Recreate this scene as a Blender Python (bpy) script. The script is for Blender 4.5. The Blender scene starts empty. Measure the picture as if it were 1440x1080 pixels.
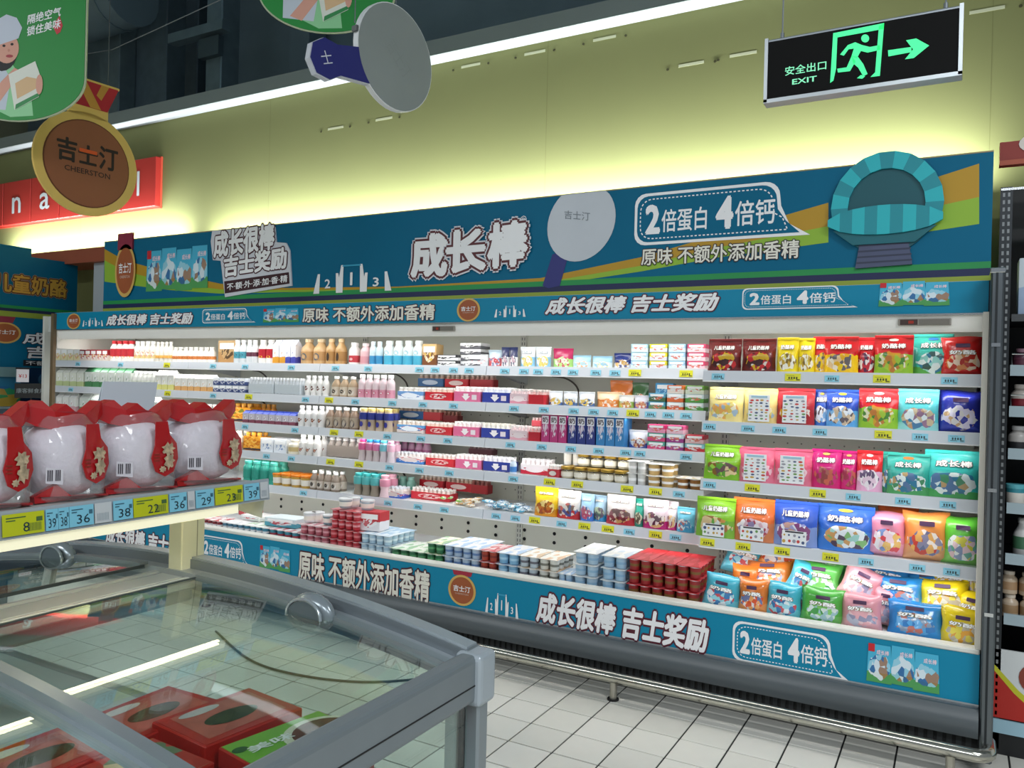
import bpy, bmesh, math, random
from mathutils import Vector, Matrix
random.seed(7)
scene = bpy.context.scene
COL = scene.collection
PI = math.pi
R = math.radians

# ------------------------------------------------------------------ camera
H = 1.48
FPX, YAW, PITCH, ROLL = 1126.06, 0.509903, 0.002794, 0.024236
_f = Vector((-math.sin(YAW)*math.cos(PITCH), math.cos(YAW)*math.cos(PITCH), -math.sin(PITCH)))
_r = Vector((math.cos(YAW), math.sin(YAW), 0)); _u = _r.cross(_f)
_r, _u = math.cos(ROLL)*_r+math.sin(ROLL)*_u, -math.sin(ROLL)*_r+math.cos(ROLL)*_u
cam = bpy.data.cameras.new('camera'); cam_o = bpy.data.objects.new('camera', cam); COL.objects.link(cam_o)
cam.sensor_fit = 'HORIZONTAL'; cam.sensor_width = 36; cam.lens = FPX/1440*36
cam.clip_start = .05; cam.clip_end = 100
m3 = Matrix((_r, _u, -_f)).transposed()
cam_o.matrix_world = Matrix.Translation((0, 0, H)) @ m3.to_4x4()
scene.camera = cam_o
# ------------------------------------------------------------------ view and world
vs = scene.view_settings
vs.view_transform = 'Standard'; vs.look = 'None'; vs.gamma = 1; vs.use_curve_mapping = False
vs.exposure = 0.0
scene.cycles.use_denoising = True
scene.cycles.max_bounces = 8; scene.cycles.transparent_max_bounces = 24
scene.cycles.caustics_reflective = False; scene.cycles.caustics_refractive = False
w = bpy.data.worlds.new('world'); scene.world = w; w.use_nodes = True
w.node_tree.nodes['Background'].inputs[0].default_value = (.80, .90, 1.0, 1)
w.node_tree.nodes['Background'].inputs[1].default_value = .28
# ------------------------------------------------------------------ lights of the store
def area(name, loc, rot, sx, sy, watts, col=(1, 1, 1), spread=180):
    l = bpy.data.lights.new(name, 'AREA'); l.shape = 'RECTANGLE'; l.size = sx; l.size_y = sy
    l.energy = watts; l.color = col; l.spread = R(spread)
    o = bpy.data.objects.new(name, l); COL.objects.link(o); o.location = loc; o.rotation_euler = rot
    return o
CEIL_W, COVE_W, CANOPY_W, UNDER_W = 150, 150, 11, 3.9
for i, (x, y) in enumerate(((-3.2, -3.6), (.6, -3.6), (4.2, -3.6), (2.6, .6), (-6.4, -2.0))):   # ceiling luminaires over the sales floor
    area('ceiling_luminaire', (x, y, 4.6), (0, 0, 0), 2.4, .5, CEIL_W, (.93, .97, 1))
area('cove_lamp', (-2.75, 4.42, 2.50), (R(162), 0, 0), 5.6, .05, COVE_W, (.97, 1, .98))                  # tubes behind the header board
area('cove_lamp', (-7.0, 4.42, 2.62), (R(162), 0, 0), 2.6, .05, COVE_W*.35, (.97, 1, .98))
area('canopy_lamp', (-3.06, 3.86, 1.785), (R(14), 0, 0), 6.0, .05, CANOPY_W, (1, .985, .96))              # tubes inside the canopy of the fridge
for z in (1.512, 1.300, 1.094, .903, .683): area('shelf_lamp', (-3.62, 3.985, z), (R(12), 0, 0), 5.0, .025, UNDER_W, (1, .99, .97))       # tubes under the front of each shelf
for z in (1.50, 1.26, .983, .706): area('shelf_lamp', (-.50, 3.835, z), (R(12), 0, 0), 1.1, .025, UNDER_W*.3, (1, .99, .97))

# ------------------------------------------------------------------ pixel <-> place helpers (photo 1440 x 1080)
CO = Vector((0, 0, H))
def ray(px, py): return _f + (px-720)/FPX*_r + (540-py)/FPX*_u
def atY(px, py, Y): d = ray(px, py); return CO + d*(Y/d.y)
def atX(px, py, X): d = ray(px, py); return CO + d*(X/d.x)
def XA(px, Y, z):                    # X of the point at depth Y and height z that stands in column px
    k = (px-720)/FPX; a = _r - k*_f
    return -(a.y*Y + a.z*(z-H))/a.x
def YA(px, X, z):
    k = (px-720)/FPX; a = _r - k*_f
    return -(a.x*X + a.z*(z-H))/a.y

# ------------------------------------------------------------------ materials
def lin(h):
    if isinstance(h, (tuple, list)): return (*h[:3], 1)
    h = h.lstrip('#'); c = [int(h[i:i+2], 16)/255 for i in (0, 2, 4)]
    return tuple((x/12.92 if x <= .04045 else ((x+.055)/1.055)**2.4) for x in c)+(1,)
MATS = {}
def mat(h, rough=.5, metal=0, emit=0, noise=0, nscale=8, bump=0, spec=.5, alpha=1, coat=0):
    key = (str(h), rough, metal, emit, noise, nscale, bump, spec, alpha, coat)
    if key in MATS: return MATS[key]
    m = bpy.data.materials.new('mat_'+str(h).strip('#')); m.use_nodes = True; nt = m.node_tree
    b = nt.nodes['Principled BSDF']; c = lin(h)
    b.inputs['Base Color'].default_value = c; b.inputs['Roughness'].default_value = rough
    b.inputs['Metallic'].default_value = metal; b.inputs['Specular IOR Level'].default_value = spec
    b.inputs['Coat Weight'].default_value = coat; b.inputs['Alpha'].default_value = alpha
    if emit:
        b.inputs['Emission Color'].default_value = c; b.inputs['Emission Strength'].default_value = emit
    if noise or bump:
        tc = nt.nodes.new('ShaderNodeTexCoord'); n = nt.nodes.new('ShaderNodeTexNoise'); n.inputs['Scale'].default_value = nscale
        n.inputs['Detail'].default_value = 4
        nt.links.new(tc.outputs['Object'], n.inputs['Vector'])
        if noise:
            mx = nt.nodes.new('ShaderNodeMix'); mx.data_type = 'RGBA'; mx.blend_type = 'MULTIPLY'
            rp = nt.nodes.new('ShaderNodeMapRange'); rp.inputs['From Min'].default_value = .3; rp.inputs['From Max'].default_value = .7
            rp.inputs['To Min'].default_value = 1-noise; rp.inputs['To Max'].default_value = 1
            nt.links.new(n.outputs['Fac'], rp.inputs['Value'])
            mx.inputs[0].default_value = 1; mx.inputs[6].default_value = c
            nt.links.new(rp.outputs['Result'], mx.inputs[7]); nt.links.new(mx.outputs[2], b.inputs['Base Color'])
        if bump:
            bp = nt.nodes.new('ShaderNodeBump'); bp.inputs['Strength'].default_value = bump; bp.inputs['Distance'].default_value = .01
            nt.links.new(n.outputs['Fac'], bp.inputs['Height']); nt.links.new(bp.outputs['Normal'], b.inputs['Normal'])
    MATS[key] = m; return m

def glass_mat(name, tint=(.93, .97, .96), refl=1.0, rough=.0, haze=0.0, crumple=0):
    if name in MATS: return MATS[name]
    m = bpy.data.materials.new(name); m.use_nodes = True; nt = m.node_tree; nt.nodes.clear()
    out = nt.nodes.new('ShaderNodeOutputMaterial'); tr = nt.nodes.new('ShaderNodeBsdfTransparent'); gl = nt.nodes.new('ShaderNodeBsdfGlossy')
    tr.inputs[0].default_value = (*tint, 1); gl.inputs['Roughness'].default_value = rough
    fr = nt.nodes.new('ShaderNodeFresnel'); ge = nt.nodes.new('ShaderNodeNewGeometry'); ir = nt.nodes.new('ShaderNodeMapRange')
    ir.inputs['To Min'].default_value = 1.5; ir.inputs['To Max'].default_value = 1/1.5
    nt.links.new(ge.outputs['Backfacing'], ir.inputs['Value']); nt.links.new(ir.outputs['Result'], fr.inputs[0])
    mu = nt.nodes.new('ShaderNodeMath'); mu.operation = 'MULTIPLY'; mu.inputs[1].default_value = refl; mu.use_clamp = True
    mix = nt.nodes.new('ShaderNodeMixShader')
    nt.links.new(fr.outputs[0], mu.inputs[0]); nt.links.new(mu.outputs[0], mix.inputs[0])
    nt.links.new(tr.outputs[0], mix.inputs[1]); nt.links.new(gl.outputs[0], mix.inputs[2])
    last = mix
    if crumple:
        no = nt.nodes.new('ShaderNodeTexVoronoi'); no.feature = 'DISTANCE_TO_EDGE'; no.inputs['Scale'].default_value = 20; bu = nt.nodes.new('ShaderNodeBump'); bu.inputs['Strength'].default_value = crumple; bu.inputs['Distance'].default_value = .01
        tc = nt.nodes.new('ShaderNodeTexCoord'); nt.links.new(tc.outputs['Object'], no.inputs['Vector']); nt.links.new(no.outputs['Distance'], bu.inputs['Height']); nt.links.new(bu.outputs['Normal'], gl.inputs['Normal'])
    if haze:
        df = nt.nodes.new('ShaderNodeBsdfDiffuse'); df.inputs[0].default_value = (.9, .9, .92, 1)
        m2 = nt.nodes.new('ShaderNodeMixShader'); m2.inputs[0].default_value = haze
        nt.links.new(mix.outputs[0], m2.inputs[1]); nt.links.new(df.outputs[0], m2.inputs[2]); last = m2
    nt.links.new(last.outputs[0], out.inputs[0]); MATS[name] = m; return m

def printmat(top, bot, split=.5, blobs=(), center=(.5, .33), size=(.36, .24), rough=.35, seed=0, wave=.12, cells=6, coat=.0, ax='xz'):
    """printed packaging: two background colours and a patchwork illustration, in the pack's own coordinates"""
    key = ('print', top, bot, split, tuple(blobs), center, size, rough, seed, wave, cells, coat, ax)
    if key in MATS: return MATS[key]
    m = bpy.data.materials.new('print_'+top.strip('#')); m.use_nodes = True; nt = m.node_tree; N = nt.nodes.new; L = nt.links.new
    b = nt.nodes['Principled BSDF']; b.inputs['Roughness'].default_value = rough; b.inputs['Coat Weight'].default_value = coat
    tc = N('ShaderNodeTexCoord'); sp = N('ShaderNodeSeparateXYZ'); L(tc.outputs['Generated'], sp.inputs[0])
    no = N('ShaderNodeTexNoise'); no.noise_dimensions = '4D'; no.inputs['Scale'].default_value = 3; no.inputs['W'].default_value = seed
    L(tc.outputs['Generated'], no.inputs['Vector'])
    def math_(op, a, bb=None, clamp=False):
        n = N('ShaderNodeMath'); n.operation = op; n.use_clamp = clamp
        for i, v in enumerate((a, bb)):
            if v is None: continue
            if isinstance(v, (int, float)): n.inputs[i].default_value = v
            else: L(v, n.inputs[i])
        return n.outputs[0]
    ux = sp.outputs[0 if ax[0] == 'x' else 1]; uz = sp.outputs[2]
    nz = math_('MULTIPLY', math_('SUBTRACT', no.outputs['Fac'], .5), wave*2)
    msk = math_('GREATER_THAN', math_('ADD', uz, nz), split)
    mx = N('ShaderNodeMix'); mx.data_type = 'RGBA'; mx.inputs[6].default_value = lin(bot); mx.inputs[7].default_value = lin(top)
    L(msk, mx.inputs[0]); cur = mx.outputs[2]
    if blobs:
        dx = math_('DIVIDE', math_('SUBTRACT', ux, center[0]), size[0]); dz = math_('DIVIDE', math_('SUBTRACT', uz, center[1]), size[1])
        d = math_('ADD', math_('POWER', dx, 2), math_('POWER', dz, 2))
        d = math_('ADD', d, math_('MULTIPLY', math_('SUBTRACT', no.outputs['Fac'], .5), 2.2))
        bm_ = math_('LESS_THAN', d, 1.0)
        vo = N('ShaderNodeTexVoronoi'); vo.voronoi_dimensions = '4D'; vo.inputs['Scale'].default_value = cells; vo.inputs['W'].default_value = seed
        L(tc.outputs['Generated'], vo.inputs['Vector'])
        s2 = N('ShaderNodeSeparateColor'); L(vo.outputs['Color'], s2.inputs[0])
        cr = N('ShaderNodeValToRGB'); cr.color_ramp.interpolation = 'CONSTANT'; e = cr.color_ramp.elements
        n = len(blobs)
        e[0].position = 0; e[0].color = lin(blobs[0]); e[1].position = 1/n if n > 1 else .99; e[1].color = lin(blobs[1 % n])
        for i in range(2, n): k = e.new(i/n); k.color = lin(blobs[i])
        L(s2.outputs[0], cr.inputs[0])
        m2 = N('ShaderNodeMix'); m2.data_type = 'RGBA'; L(math_('MULTIPLY', bm_, .86), m2.inputs[0]); L(cur, m2.inputs[6]); L(cr.outputs[0], m2.inputs[7]); cur = m2.outputs[2]
    L(cur, b.inputs['Base Color']); MATS[key] = m; return m

# ------------------------------------------------------------------ mesh helpers
class MB:
    def __init__(s): s.v = []; s.f = []; s.m = []
    def add(s, vs_, fs, mi=0):
        o = len(s.v); s.v += [tuple(p) for p in vs_]; s.f += [tuple(i+o for i in q) for q in fs]; s.m += [mi]*len(fs); return s
    def box(s, x0, x1, y0, y1, z0, z1, mi=0):
        return s.add([(x, y, z) for z in (z0, z1) for y in (y0, y1) for x in (x0, x1)],
                     [(0, 2, 3, 1), (4, 5, 7, 6), (0, 1, 5, 4), (2, 6, 7, 3), (0, 4, 6, 2), (1, 3, 7, 5)], mi)
    def cyl(s, a, b, r, n=12, r2=None, mi=0, caps=True):
        a = Vector(a); b = Vector(b); r2 = r if r2 is None else r2; t = (b-a).normalized()
        p = t.orthogonal().normalized(); q = t.cross(p); vs_ = []
        for c, rr in ((a, r), (b, r2)):
            vs_ += [c+rr*(math.cos(2*PI*i/n)*p+math.sin(2*PI*i/n)*q) for i in range(n)]
        fs = [(i, (i+1) % n, n+(i+1) % n, n+i) for i in range(n)]
        if caps: fs += [tuple(range(n-1, -1, -1)), tuple(range(n, 2*n))]
        return s.add(vs_, fs, mi)
    def lathe(s, prof, n=14, c=(0, 0, 0), mi=0, sy=1):
        vs_ = []; fs = []; k = len(prof)
        for r, z in prof: vs_ += [(c[0]+r*math.cos(2*PI*i/n), c[1]+sy*r*math.sin(2*PI*i/n), c[2]+z) for i in range(n)]
        for j in range(k-1): fs += [(j*n+i, j*n+(i+1) % n, (j+1)*n+(i+1) % n, (j+1)*n+i) for i in range(n)]
        if prof[0][0] > 1e-5: fs.append(tuple(range(n-1, -1, -1)))
        if prof[-1][0] > 1e-5: fs.append(tuple((k-1)*n+i for i in range(n)))
        return s.add(vs_, fs, mi)
    def prism(s, poly, y0, y1, mi=0):      # poly in (x,z), counter-clockwise seen from -Y
        n = len(poly)
        vs_ = [(x, y0, z) for x, z in poly]+[(x, y1, z) for x, z in poly]
        return s.add(vs_, [tuple(range(n)), tuple(range(2*n-1, n-1, -1))]+[(i, n+i, n+(i+1) % n, (i+1) % n) for i in range(n)], mi)
    def prismx(s, poly, x0, x1, mi=0):     # poly in (y,z)
        n = len(poly)
        vs_ = [(x0, y, z) for y, z in poly]+[(x1, y, z) for y, z in poly]
        return s.add(vs_, [tuple(range(n)), tuple(range(2*n-1, n-1, -1))]+[(i, n+i, n+(i+1) % n, (i+1) % n) for i in range(n)], mi)
    def flat(s, poly, y, mi=0): return s.add([(x, y, z) for x, z in poly], [tuple(range(len(poly)))], mi)
    def tube(s, pts, r, n=8, mi=0):
        pts = [Vector(p) for p in pts]; vs_ = []; fs = []; k = len(pts); p = None
        for i, c in enumerate(pts):
            t = (pts[min(i+1, k-1)]-pts[max(i-1, 0)]).normalized()
            p = t.orthogonal().normalized() if p is None else (p-t*p.dot(t)).normalized(); q = t.cross(p)
            vs_ += [c+r*(math.cos(2*PI*a/n)*p+math.sin(2*PI*a/n)*q) for a in range(n)]
        for j in range(k-1): fs += [(j*n+i, j*n+(i+1) % n, (j+1)*n+(i+1) % n, (j+1)*n+i) for i in range(n)]
        fs += [tuple(range(n-1, -1, -1)), tuple((k-1)*n+i for i in range(n))]
        return s.add(vs_, fs, mi)
    def mesh(s, name, mats, smooth=None, bevel=0, off=(0, 0, 0), segs=1):
        me = bpy.data.meshes.new(name); o = Vector(off)
        me.from_pydata([Vector(p)-o for p in s.v], [], s.f)
        for m_ in (mats if isinstance(mats, (list, tuple)) else [mats]): me.materials.append(m_)
        me.polygons.foreach_set('material_index', s.m)
        bm = bmesh.new(); bm.from_mesh(me); bmesh.ops.recalc_face_normals(bm, faces=bm.faces[:])
        if bevel: bmesh.ops.bevel(bm, geom=bm.edges[:], offset=bevel, segments=segs, affect='EDGES', profile=.5, clamp_overlap=True)
        bm.to_mesh(me); bm.free()
        if smooth:
            me.polygons.foreach_set('use_smooth', [True]*len(me.polygons)); me.set_sharp_from_angle(angle=R(smooth))
        me.update(); return me
ORI = {}
def wpos(o): return ORI.get(o.name, Vector((0, 0, 0))) if o else Vector((0, 0, 0))
def link(name, data, parent=None, loc=None):
    o = bpy.data.objects.new(name, data); COL.objects.link(o)
    if parent: o.parent = parent
    if loc: o.location = loc
    return o
def mk(name, mb, mats, parent=None, smooth=None, bevel=0, local=False, segs=1):
    """one mesh object; geometry is given in world coordinates unless local"""
    off = (0, 0, 0) if local else wpos(parent)
    o = link(name, mb.mesh(name, mats, smooth, bevel, off, segs), parent)
    ORI[o.name] = Vector(off) if not local else Vector((0, 0, 0))
    return o
def tag(o, label=None, cat=None, group=None, kind=None):
    for k, v in (('label', label), ('category', cat), ('group', group), ('kind', kind)):
        if v: o[k] = v
    return o
def thing(name, label, cat, loc=(0, 0, 0), rotz=0, group=None):
    o = link(name, None, None, loc); o.empty_display_size = .05; o.rotation_euler = (0, 0, rotz); ORI[o.name] = Vector(loc)
    return tag(o, label, cat, group)
def copy_tree(o, parent=None):
    c = o.copy(); COL.objects.link(c); c.parent = parent
    for ch in o.children: copy_tree(ch, c)
    return c
PROTO = {}
def put(key, builder, loc, rot=(0, 0, 0), label=None, cat=None, group=None, scale=None):
    if key not in PROTO: o = builder(); PROTO[key] = o
    else: o = copy_tree(PROTO[key])
    o.location = loc; o.rotation_euler = rot
    if scale: o.scale = scale
    if 'group' in o: del o['group']
    return tag(o, label, cat, group)

# ------------------------------------------------------------------ lettering
TXT = {}
def text_data(body, shear=0):
    k = (body, shear)
    if k in TXT: return TXT[k]
    c = bpy.data.curves.new('glyphs', 'FONT'); c.body = body; c.shear = shear; c.resolution_u = 2
    c.fill_mode = 'FRONT'
    o = bpy.data.objects.new('glyphs', c); COL.objects.link(o)
    dg = bpy.context.evaluated_depsgraph_get(); e = o.evaluated_get(dg); me = e.to_mesh()
    d = ([tuple(v.co) for v in me.vertices], [tuple(p.vertices) for p in me.polygons])
    e.to_mesh_clear(); bpy.data.objects.remove(o); bpy.data.curves.remove(c)
    TXT[k] = d; return d
def ring(r, n): return [(r*math.cos(2*PI*i/n), r*math.sin(2*PI*i/n)) for i in range(n)]
def text(body, x0, x1, z0, z1, y, m, parent, off=0, shear=0, layers=(), local=False, name='lettering', warp=None, rot=0, rise=0, lite=False):
    """flat lettering in the plane facing -Y, fitted to x0..x1, z0..z1; off = extra stroke weight; layers = [(outline width, material)] go behind it"""
    vv, ff = text_data(body, shear)
    xs = [p[0] for p in vv]; ys = [p[1] for p in vv]; a, b_, c, d = min(xs)-off, max(xs)+off, min(ys)-off, max(ys)+off
    sx = (x1-x0)/(b_-a); sz = (z1-z0)/(d-c); cx, cz = (x0+x1)/2, (z0+z1)/2; res = None
    for i, (eo, mm) in enumerate(list(reversed(list(layers)))+[(0, m)]):
        mb = MB(); rr_ = off+eo
        if eo: sh_ = ring(rr_, 6 if lite else 10)+([] if lite or rr_ < .09 else ring(rr_*.5, 6))
        else: sh_ = ring(off, 4 if lite or off < .03 else 6) if off > .008 else [(0, 0)]
        for nq, (qx, qy) in enumerate(sh_):
            pts = []
            for px_, py_, _z in vv:
                X = (px_+qx-(a+b_)/2)*sx; Z = (py_+qy-(c+d)/2)*sz + rise*X
                if rot: X, Z = X*math.cos(rot)-Z*math.sin(rot), X*math.sin(rot)+Z*math.cos(rot)
                X += cx; Z += cz; Y = (warp(X, Z) if warp else y) - .0009*i - .00004*nq
                pts.append((X, Y, Z))
            mb.add(pts, ff)
        me = bpy.data.meshes.new(name); o_ = Vector((0, 0, 0)) if local else wpos(parent)
        me.from_pydata([Vector(p)-o_ for p in mb.v], [], mb.f); me.materials.append(mm); me.update()
        res = link(name if mm is m else name+'_outline', me, parent); ORI[res.name] = Vector(o_)
    return res
def ellipse(cx, cz, rx, rz, n=32, a0=0, a1=2*PI, rot=0):
    out = []
    for i in range(n):
        t = a0+(a1-a0)*i/(n if abs(a1-a0-2*PI) < 1e-6 else n-1); x, z = rx*math.cos(t), rz*math.sin(t)
        out.append((cx+x*math.cos(rot)-z*math.sin(rot), cz+x*math.sin(rot)+z*math.cos(rot)))
    return out
def rrect(x0, x1, z0, z1, r, n=5):
    out = []
    for cx, cz, a in ((x1-r, z0+r, -PI/2), (x1-r, z1-r, 0), (x0+r, z1-r, PI/2), (x0+r, z0+r, PI)):
        out += [(cx+r*math.cos(a+PI/2*i/n), cz+r*math.sin(a+PI/2*i/n)) for i in range(n+1)]
    return out
# ================================================================== the room
grout = mat('17191a', .9)
fl = mk('floor', MB().box(-12, 6, -7, 5.6, -.06, -.004), grout); tag(fl, 'pale grey square floor tiles with dark joints', None, None, 'structure')
TS, TX0, TY0 = .2, -1.993, 3.4896
tile_m = [mat('e6e4da', .22, noise=.06, nscale=5), mat('e2e0d6', .25, noise=.08, nscale=4), mat('e9e7de', .2, noise=.05, nscale=6)]
tms = [MB().box(.0035, TS-.0035, .0035, TS-.0035, -.006, 0).mesh('tile', m_, None, .0012) for m_ in tile_m]
near = set()
for i in range(-10, 14):
    for j in range(-2, 10):
        if len(near) >= 296: break
        near.add((i, j)); o = link('tile', random.choice(tms), fl, (TX0+i*TS, TY0-(j+1)*TS, random.uniform(-.0004, .0002)))
mb = MB()
for i in range(-36, 28):
    for j in range(-8, 44):
        if (i, j) in near: continue
        x, y = TX0+i*TS, TY0-(j+1)*TS; mb.box(x+.003, x+TS-.003, y+.003, y+TS-.003, -.006, 0)
tag(mk('tile_field', mb, tile_m[0], fl), kind='stuff')

WY = 4.55
def wallmat():
    m = mat('767a4c', .85, noise=.05, nscale=2.2); return m
wb = tag(mk('wall_back', MB().box(-10.5, 5, WY, WY+.12, 0, 3.66), wallmat()), 'yellow-green painted back wall lit from behind the header', None, None, 'structure')
for px, py in ((472, 180), (540, 167), (662, 92), (752, 74), (850, 54), (972, 90), (1045, 76), (1388, 14)):   # slots left from old letters
    p = atY(px, py, WY); mk('wall_slot', MB().box(p.x-.075, p.x+.075, WY-.0012, WY+.001, p.z-.008, p.z+.008), mat('b4b89a', .6), wb)
    for s in (-1, 1): mk('screw_hole', MB().cyl((p.x+s*.14, WY-.004, p.z-.01), (p.x+s*.14, WY+.001, p.z-.01), .008, 8), mat('3a3a1c', .8), wb)
for x in (-7.2, -4.78, -2.34, .1, 2.5): mk('panel_joint', MB().box(x-.002, x+.002, WY-.0002, WY+.001, 1.9, 3.66), mat('6a6d42', .9), wb)
tag(mk('trim_1', MB().box(-10.5, 5, 4.43, WY+.12, 3.66, 3.77, 0), mat('a2a9af', .55), None, None, .004), 'long pale beam boxed along the top of the back wall', None, None, 'structure')
mk('beam_face', MB().box(-10.5, 5, 4.424, 4.43, 3.664, 3.768), mat('7d8886', .6), bpy.data.objects['trim_1'])
dark = mat('7f949f', .8, noise=.25, nscale=1.5)
tag(mk('wall_upper', MB().box(-13, 7, 5.9, 6.0, 3.0, 6.6), dark), 'dark blue-black wall of the open ceiling void', None, None, 'structure')
tag(mk('ceiling', MB().box(-13, 7, -8, 6, 6.2, 6.3), mat('6f7f88', .9)), 'dark unlit ceiling above the sales floor', None, None, 'structure')
tag(mk('wall_left', MB().box(-10.6, -10.5, -8, 6, 0, 6.2), mat('a9a98c', .9)), 'plain side wall beyond the left cabinets', None, None, 'structure')
# ducts and pipes in the void
def pillar(px0, px1, Y, z0, z1, m, name, label, cat, d=.22):
    a, b = XA(px0, Y, 4.2), XA(px1, Y, 4.2); t = thing(name, label, cat, ((a+b)/2, Y, z0))
    mk('shaft', MB().box(a, b, Y, Y+d, z0, z1), m, t, None, .01); return t, a, b
duct = mat('7d929c', .45, .6, noise=.2); ductd = mat('4a5862', .5, .4, noise=.2)
t, a, b = pillar(258, 276, 5.5, 3.2, 6.2, ductd, 'riser_pipe', 'narrow dark riser in the ceiling void left of the bracketed one', 'pipe')
t, a, b = pillar(288, 310, 5.2, 3.2, 6.2, duct, 'riser_pipe', 'bracketed grey riser rising behind the wall beam', 'pipe')
zb = atY(285, 52, 5.15).z
mk('bracket', MB().box(a-.42, b+.12, 5.1, 5.2, zb, zb+.09), duct, t); mk('collar', MB().box(a-.03, b+.03, 5.14, 5.2, zb-.2, zb-.02), mat('55666e', .4, .6), t)
t, a, b = pillar(172, 232, 5.5, 3.2, 6.2, mat('667a86', .6, noise=.2), 'air_duct', 'broad dark vertical duct behind the medal sign wire', 'duct', .3)
t, a, b = pillar(138, 166, 5.3, 3.2, 6.2, mat('72868f', .5, .1, noise=.2), 'air_duct', 'narrow vertical duct beside the green sign', 'duct', .2)
t, a, b = pillar(405, 432, 5.6, 3.2, 6.2, mat('647680', .6), 'air_duct', 'dark vertical duct left of the hanging paddle', 'duct', .25)
z0 = atY(160, 30, 4.9).z
t = thing('air_duct', 'large dark horizontal duct at the top left under the ceiling', 'duct', (-7.6, 4.95, z0))
mk('duct_run', MB().cyl((-10.4, 4.95, z0+.25), (-7.1, 4.95, z0+.25), .3, 20), mat('6c808a', .45, .1), t, 40)
for x in (-9.4, -8.3, -7.3): mk('seam_ring', MB().cyl((x-.02, 4.95, z0+.25), (x+.02, 4.95, z0+.25), .31, 20), duct, t, 40)

# ================================================================== shared printed artwork
BLUE = mat('0786aa', .45, noise=.04, nscale=3, spec=.3); BLUE_H = mat('05678a', .55, noise=.04, nscale=2, spec=.2)
WHITE = mat('f2f2f4', .5); WARM = mat('e9e6da', .5); INK = mat('3a1720', .6); BLACK = mat('0c0d0e', .5)
GOLD = mat('b98f1e', .5); LIME = mat('8fb733', .5); GREEN = mat('1d8f4a', .5); NAVY = mat('15214f', .5); OLIVE = mat('93a43a', .5)
BRONZE = mat('a8582f', .5, noise=.12, nscale=6); RIM = mat('d5ad5e', .45)
def slogan(parent, Y, px0, px1, yt, yb, body='成长很棒 吉士奖励', shear=.22, rise=0, local=False):
    xm = (px0+px1)/2; ym = (yt+yb)/2
    text(body, atY(px0, ym, Y).x, atY(px1, ym, Y).x, atY(xm, yb, Y).z, atY(xm, yt, Y).z, Y-.003, WHITE, parent, .042, shear,
         ((.062, mat('561428', .5)),), rise=rise)
def flavour(parent, Y, px0, px1, yt, yb):
    xm = (px0+px1)/2; ym = (yt+yb)/2
    text('原味 不额外添加香精', atY(px0, ym, Y).x, atY(px1, ym, Y).x, atY(xm, yb, Y).z, atY(xm, yt, Y).z, Y-.003, WARM, parent, .026, 0, ((.05, mat('45121f', .5)),))
def bubble(parent, Y, px0, px1, yt, yb, fill):
    xm = (px0+px1)/2; ym = (yt+yb)/2
    x0, x1 = atY(px0, ym, Y).x, atY(px1, ym, Y).x; z0, z1 = atY(xm, yb, Y).z, atY(xm, yt, Y).z; h = z1-z0; xe = x1-.16*(x1-x0)
    def shape(i):
        r = .22*h; a, b, c, d = x0+i, xe-i, z0+i, z1-i
        p = [(a+r+(-r)*math.sin(t*PI/8), c+r-r*math.cos(t*PI/8)) for t in range(4, -1, -1)]
        p += [(x1-i*3.2, c), (b+(x1-xe)*.32, c+.22*h), (b+.02*h, d-.45*h)]
        p += [(b-r*1.2+r*1.2*math.cos(t*PI/10), d-r*1.2+r*1.2*math.sin(t*PI/10)) for t in range(0, 6)]
        p += [(a+r-r*math.sin(t*PI/8), d-r+r*math.cos(t*PI/8)) for t in range(0, 5)]
        return p
    mk('speech_bubble', MB().flat(shape(0), Y-.0025), WHITE, parent)
    mk('speech_bubble_fill', MB().flat(shape(.055*h), Y-.0033), fill, parent)
    mb = MB(); pts = shape(.12*h); n = len(pts)                       # stitched line inside the bubble
    for i in range(n):
        a = Vector(pts[i]); b = Vector(pts[(i+1) % n]); L = (b-a).length; k = max(1, int(L/(.075*h))); d = (b-a).normalized() if L > 1e-6 else Vector((1, 0)); q = Vector((-d.y, d.x))*.011*h
        for j in range(k):
            p = a+d*(L*(j+.2)/k); e = a+d*(L*(j+.75)/k)
            mb.flat([tuple(p-q), tuple(e-q), tuple(e+q), tuple(p+q)], Y-.0040)
    mk('stitching', mb, WHITE, parent)
    wd = xe-x0
    for body, f0, f1, g0, g1, o in (('2', .08, .19, .2, .78, .045), ('倍蛋白', .20, .52, .22, .66, .014), ('4', .58, .70, .2, .82, .05), ('倍钙', .71, .97, .24, .70, .014)):
        text(body, x0+f0*wd, x0+f1*wd, z0+g0*h, z0+g1*h, Y-.0042, WHITE, parent, o)
def medal(parent, Y, cx, cz, rx, rz, ribbon=True, y=.003):
    if ribbon: mk('ribbon_print', MB().flat([(cx-.62*rx, cz+rz*.95), (cx+.62*rx, cz+rz*.95), (cx+.75*rx, cz+rz*1.32), (cx-.75*rx, cz+rz*1.32)], Y-y*.7), mat('a8283f', .5), parent)
    mk('medal_rim', MB().flat(ellipse(cx, cz, rx, rz), Y-y), RIM, parent)
    mk('medal_face', MB().flat(ellipse(cx, cz, rx*.84, rz*.86), Y-y-.0008), BRONZE, parent)
    text('吉士汀', cx-.62*rx, cx+.62*rx, cz-.10*rz, cz+.30*rz, Y-y-.0016, WHITE, parent, .02)
    text('CHEERSTON', cx-.48*rx, cx+.48*rx, cz-.28*rz, cz-.18*rz, Y-y-.0016, mat('d8c0b0', .5), parent)
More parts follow.
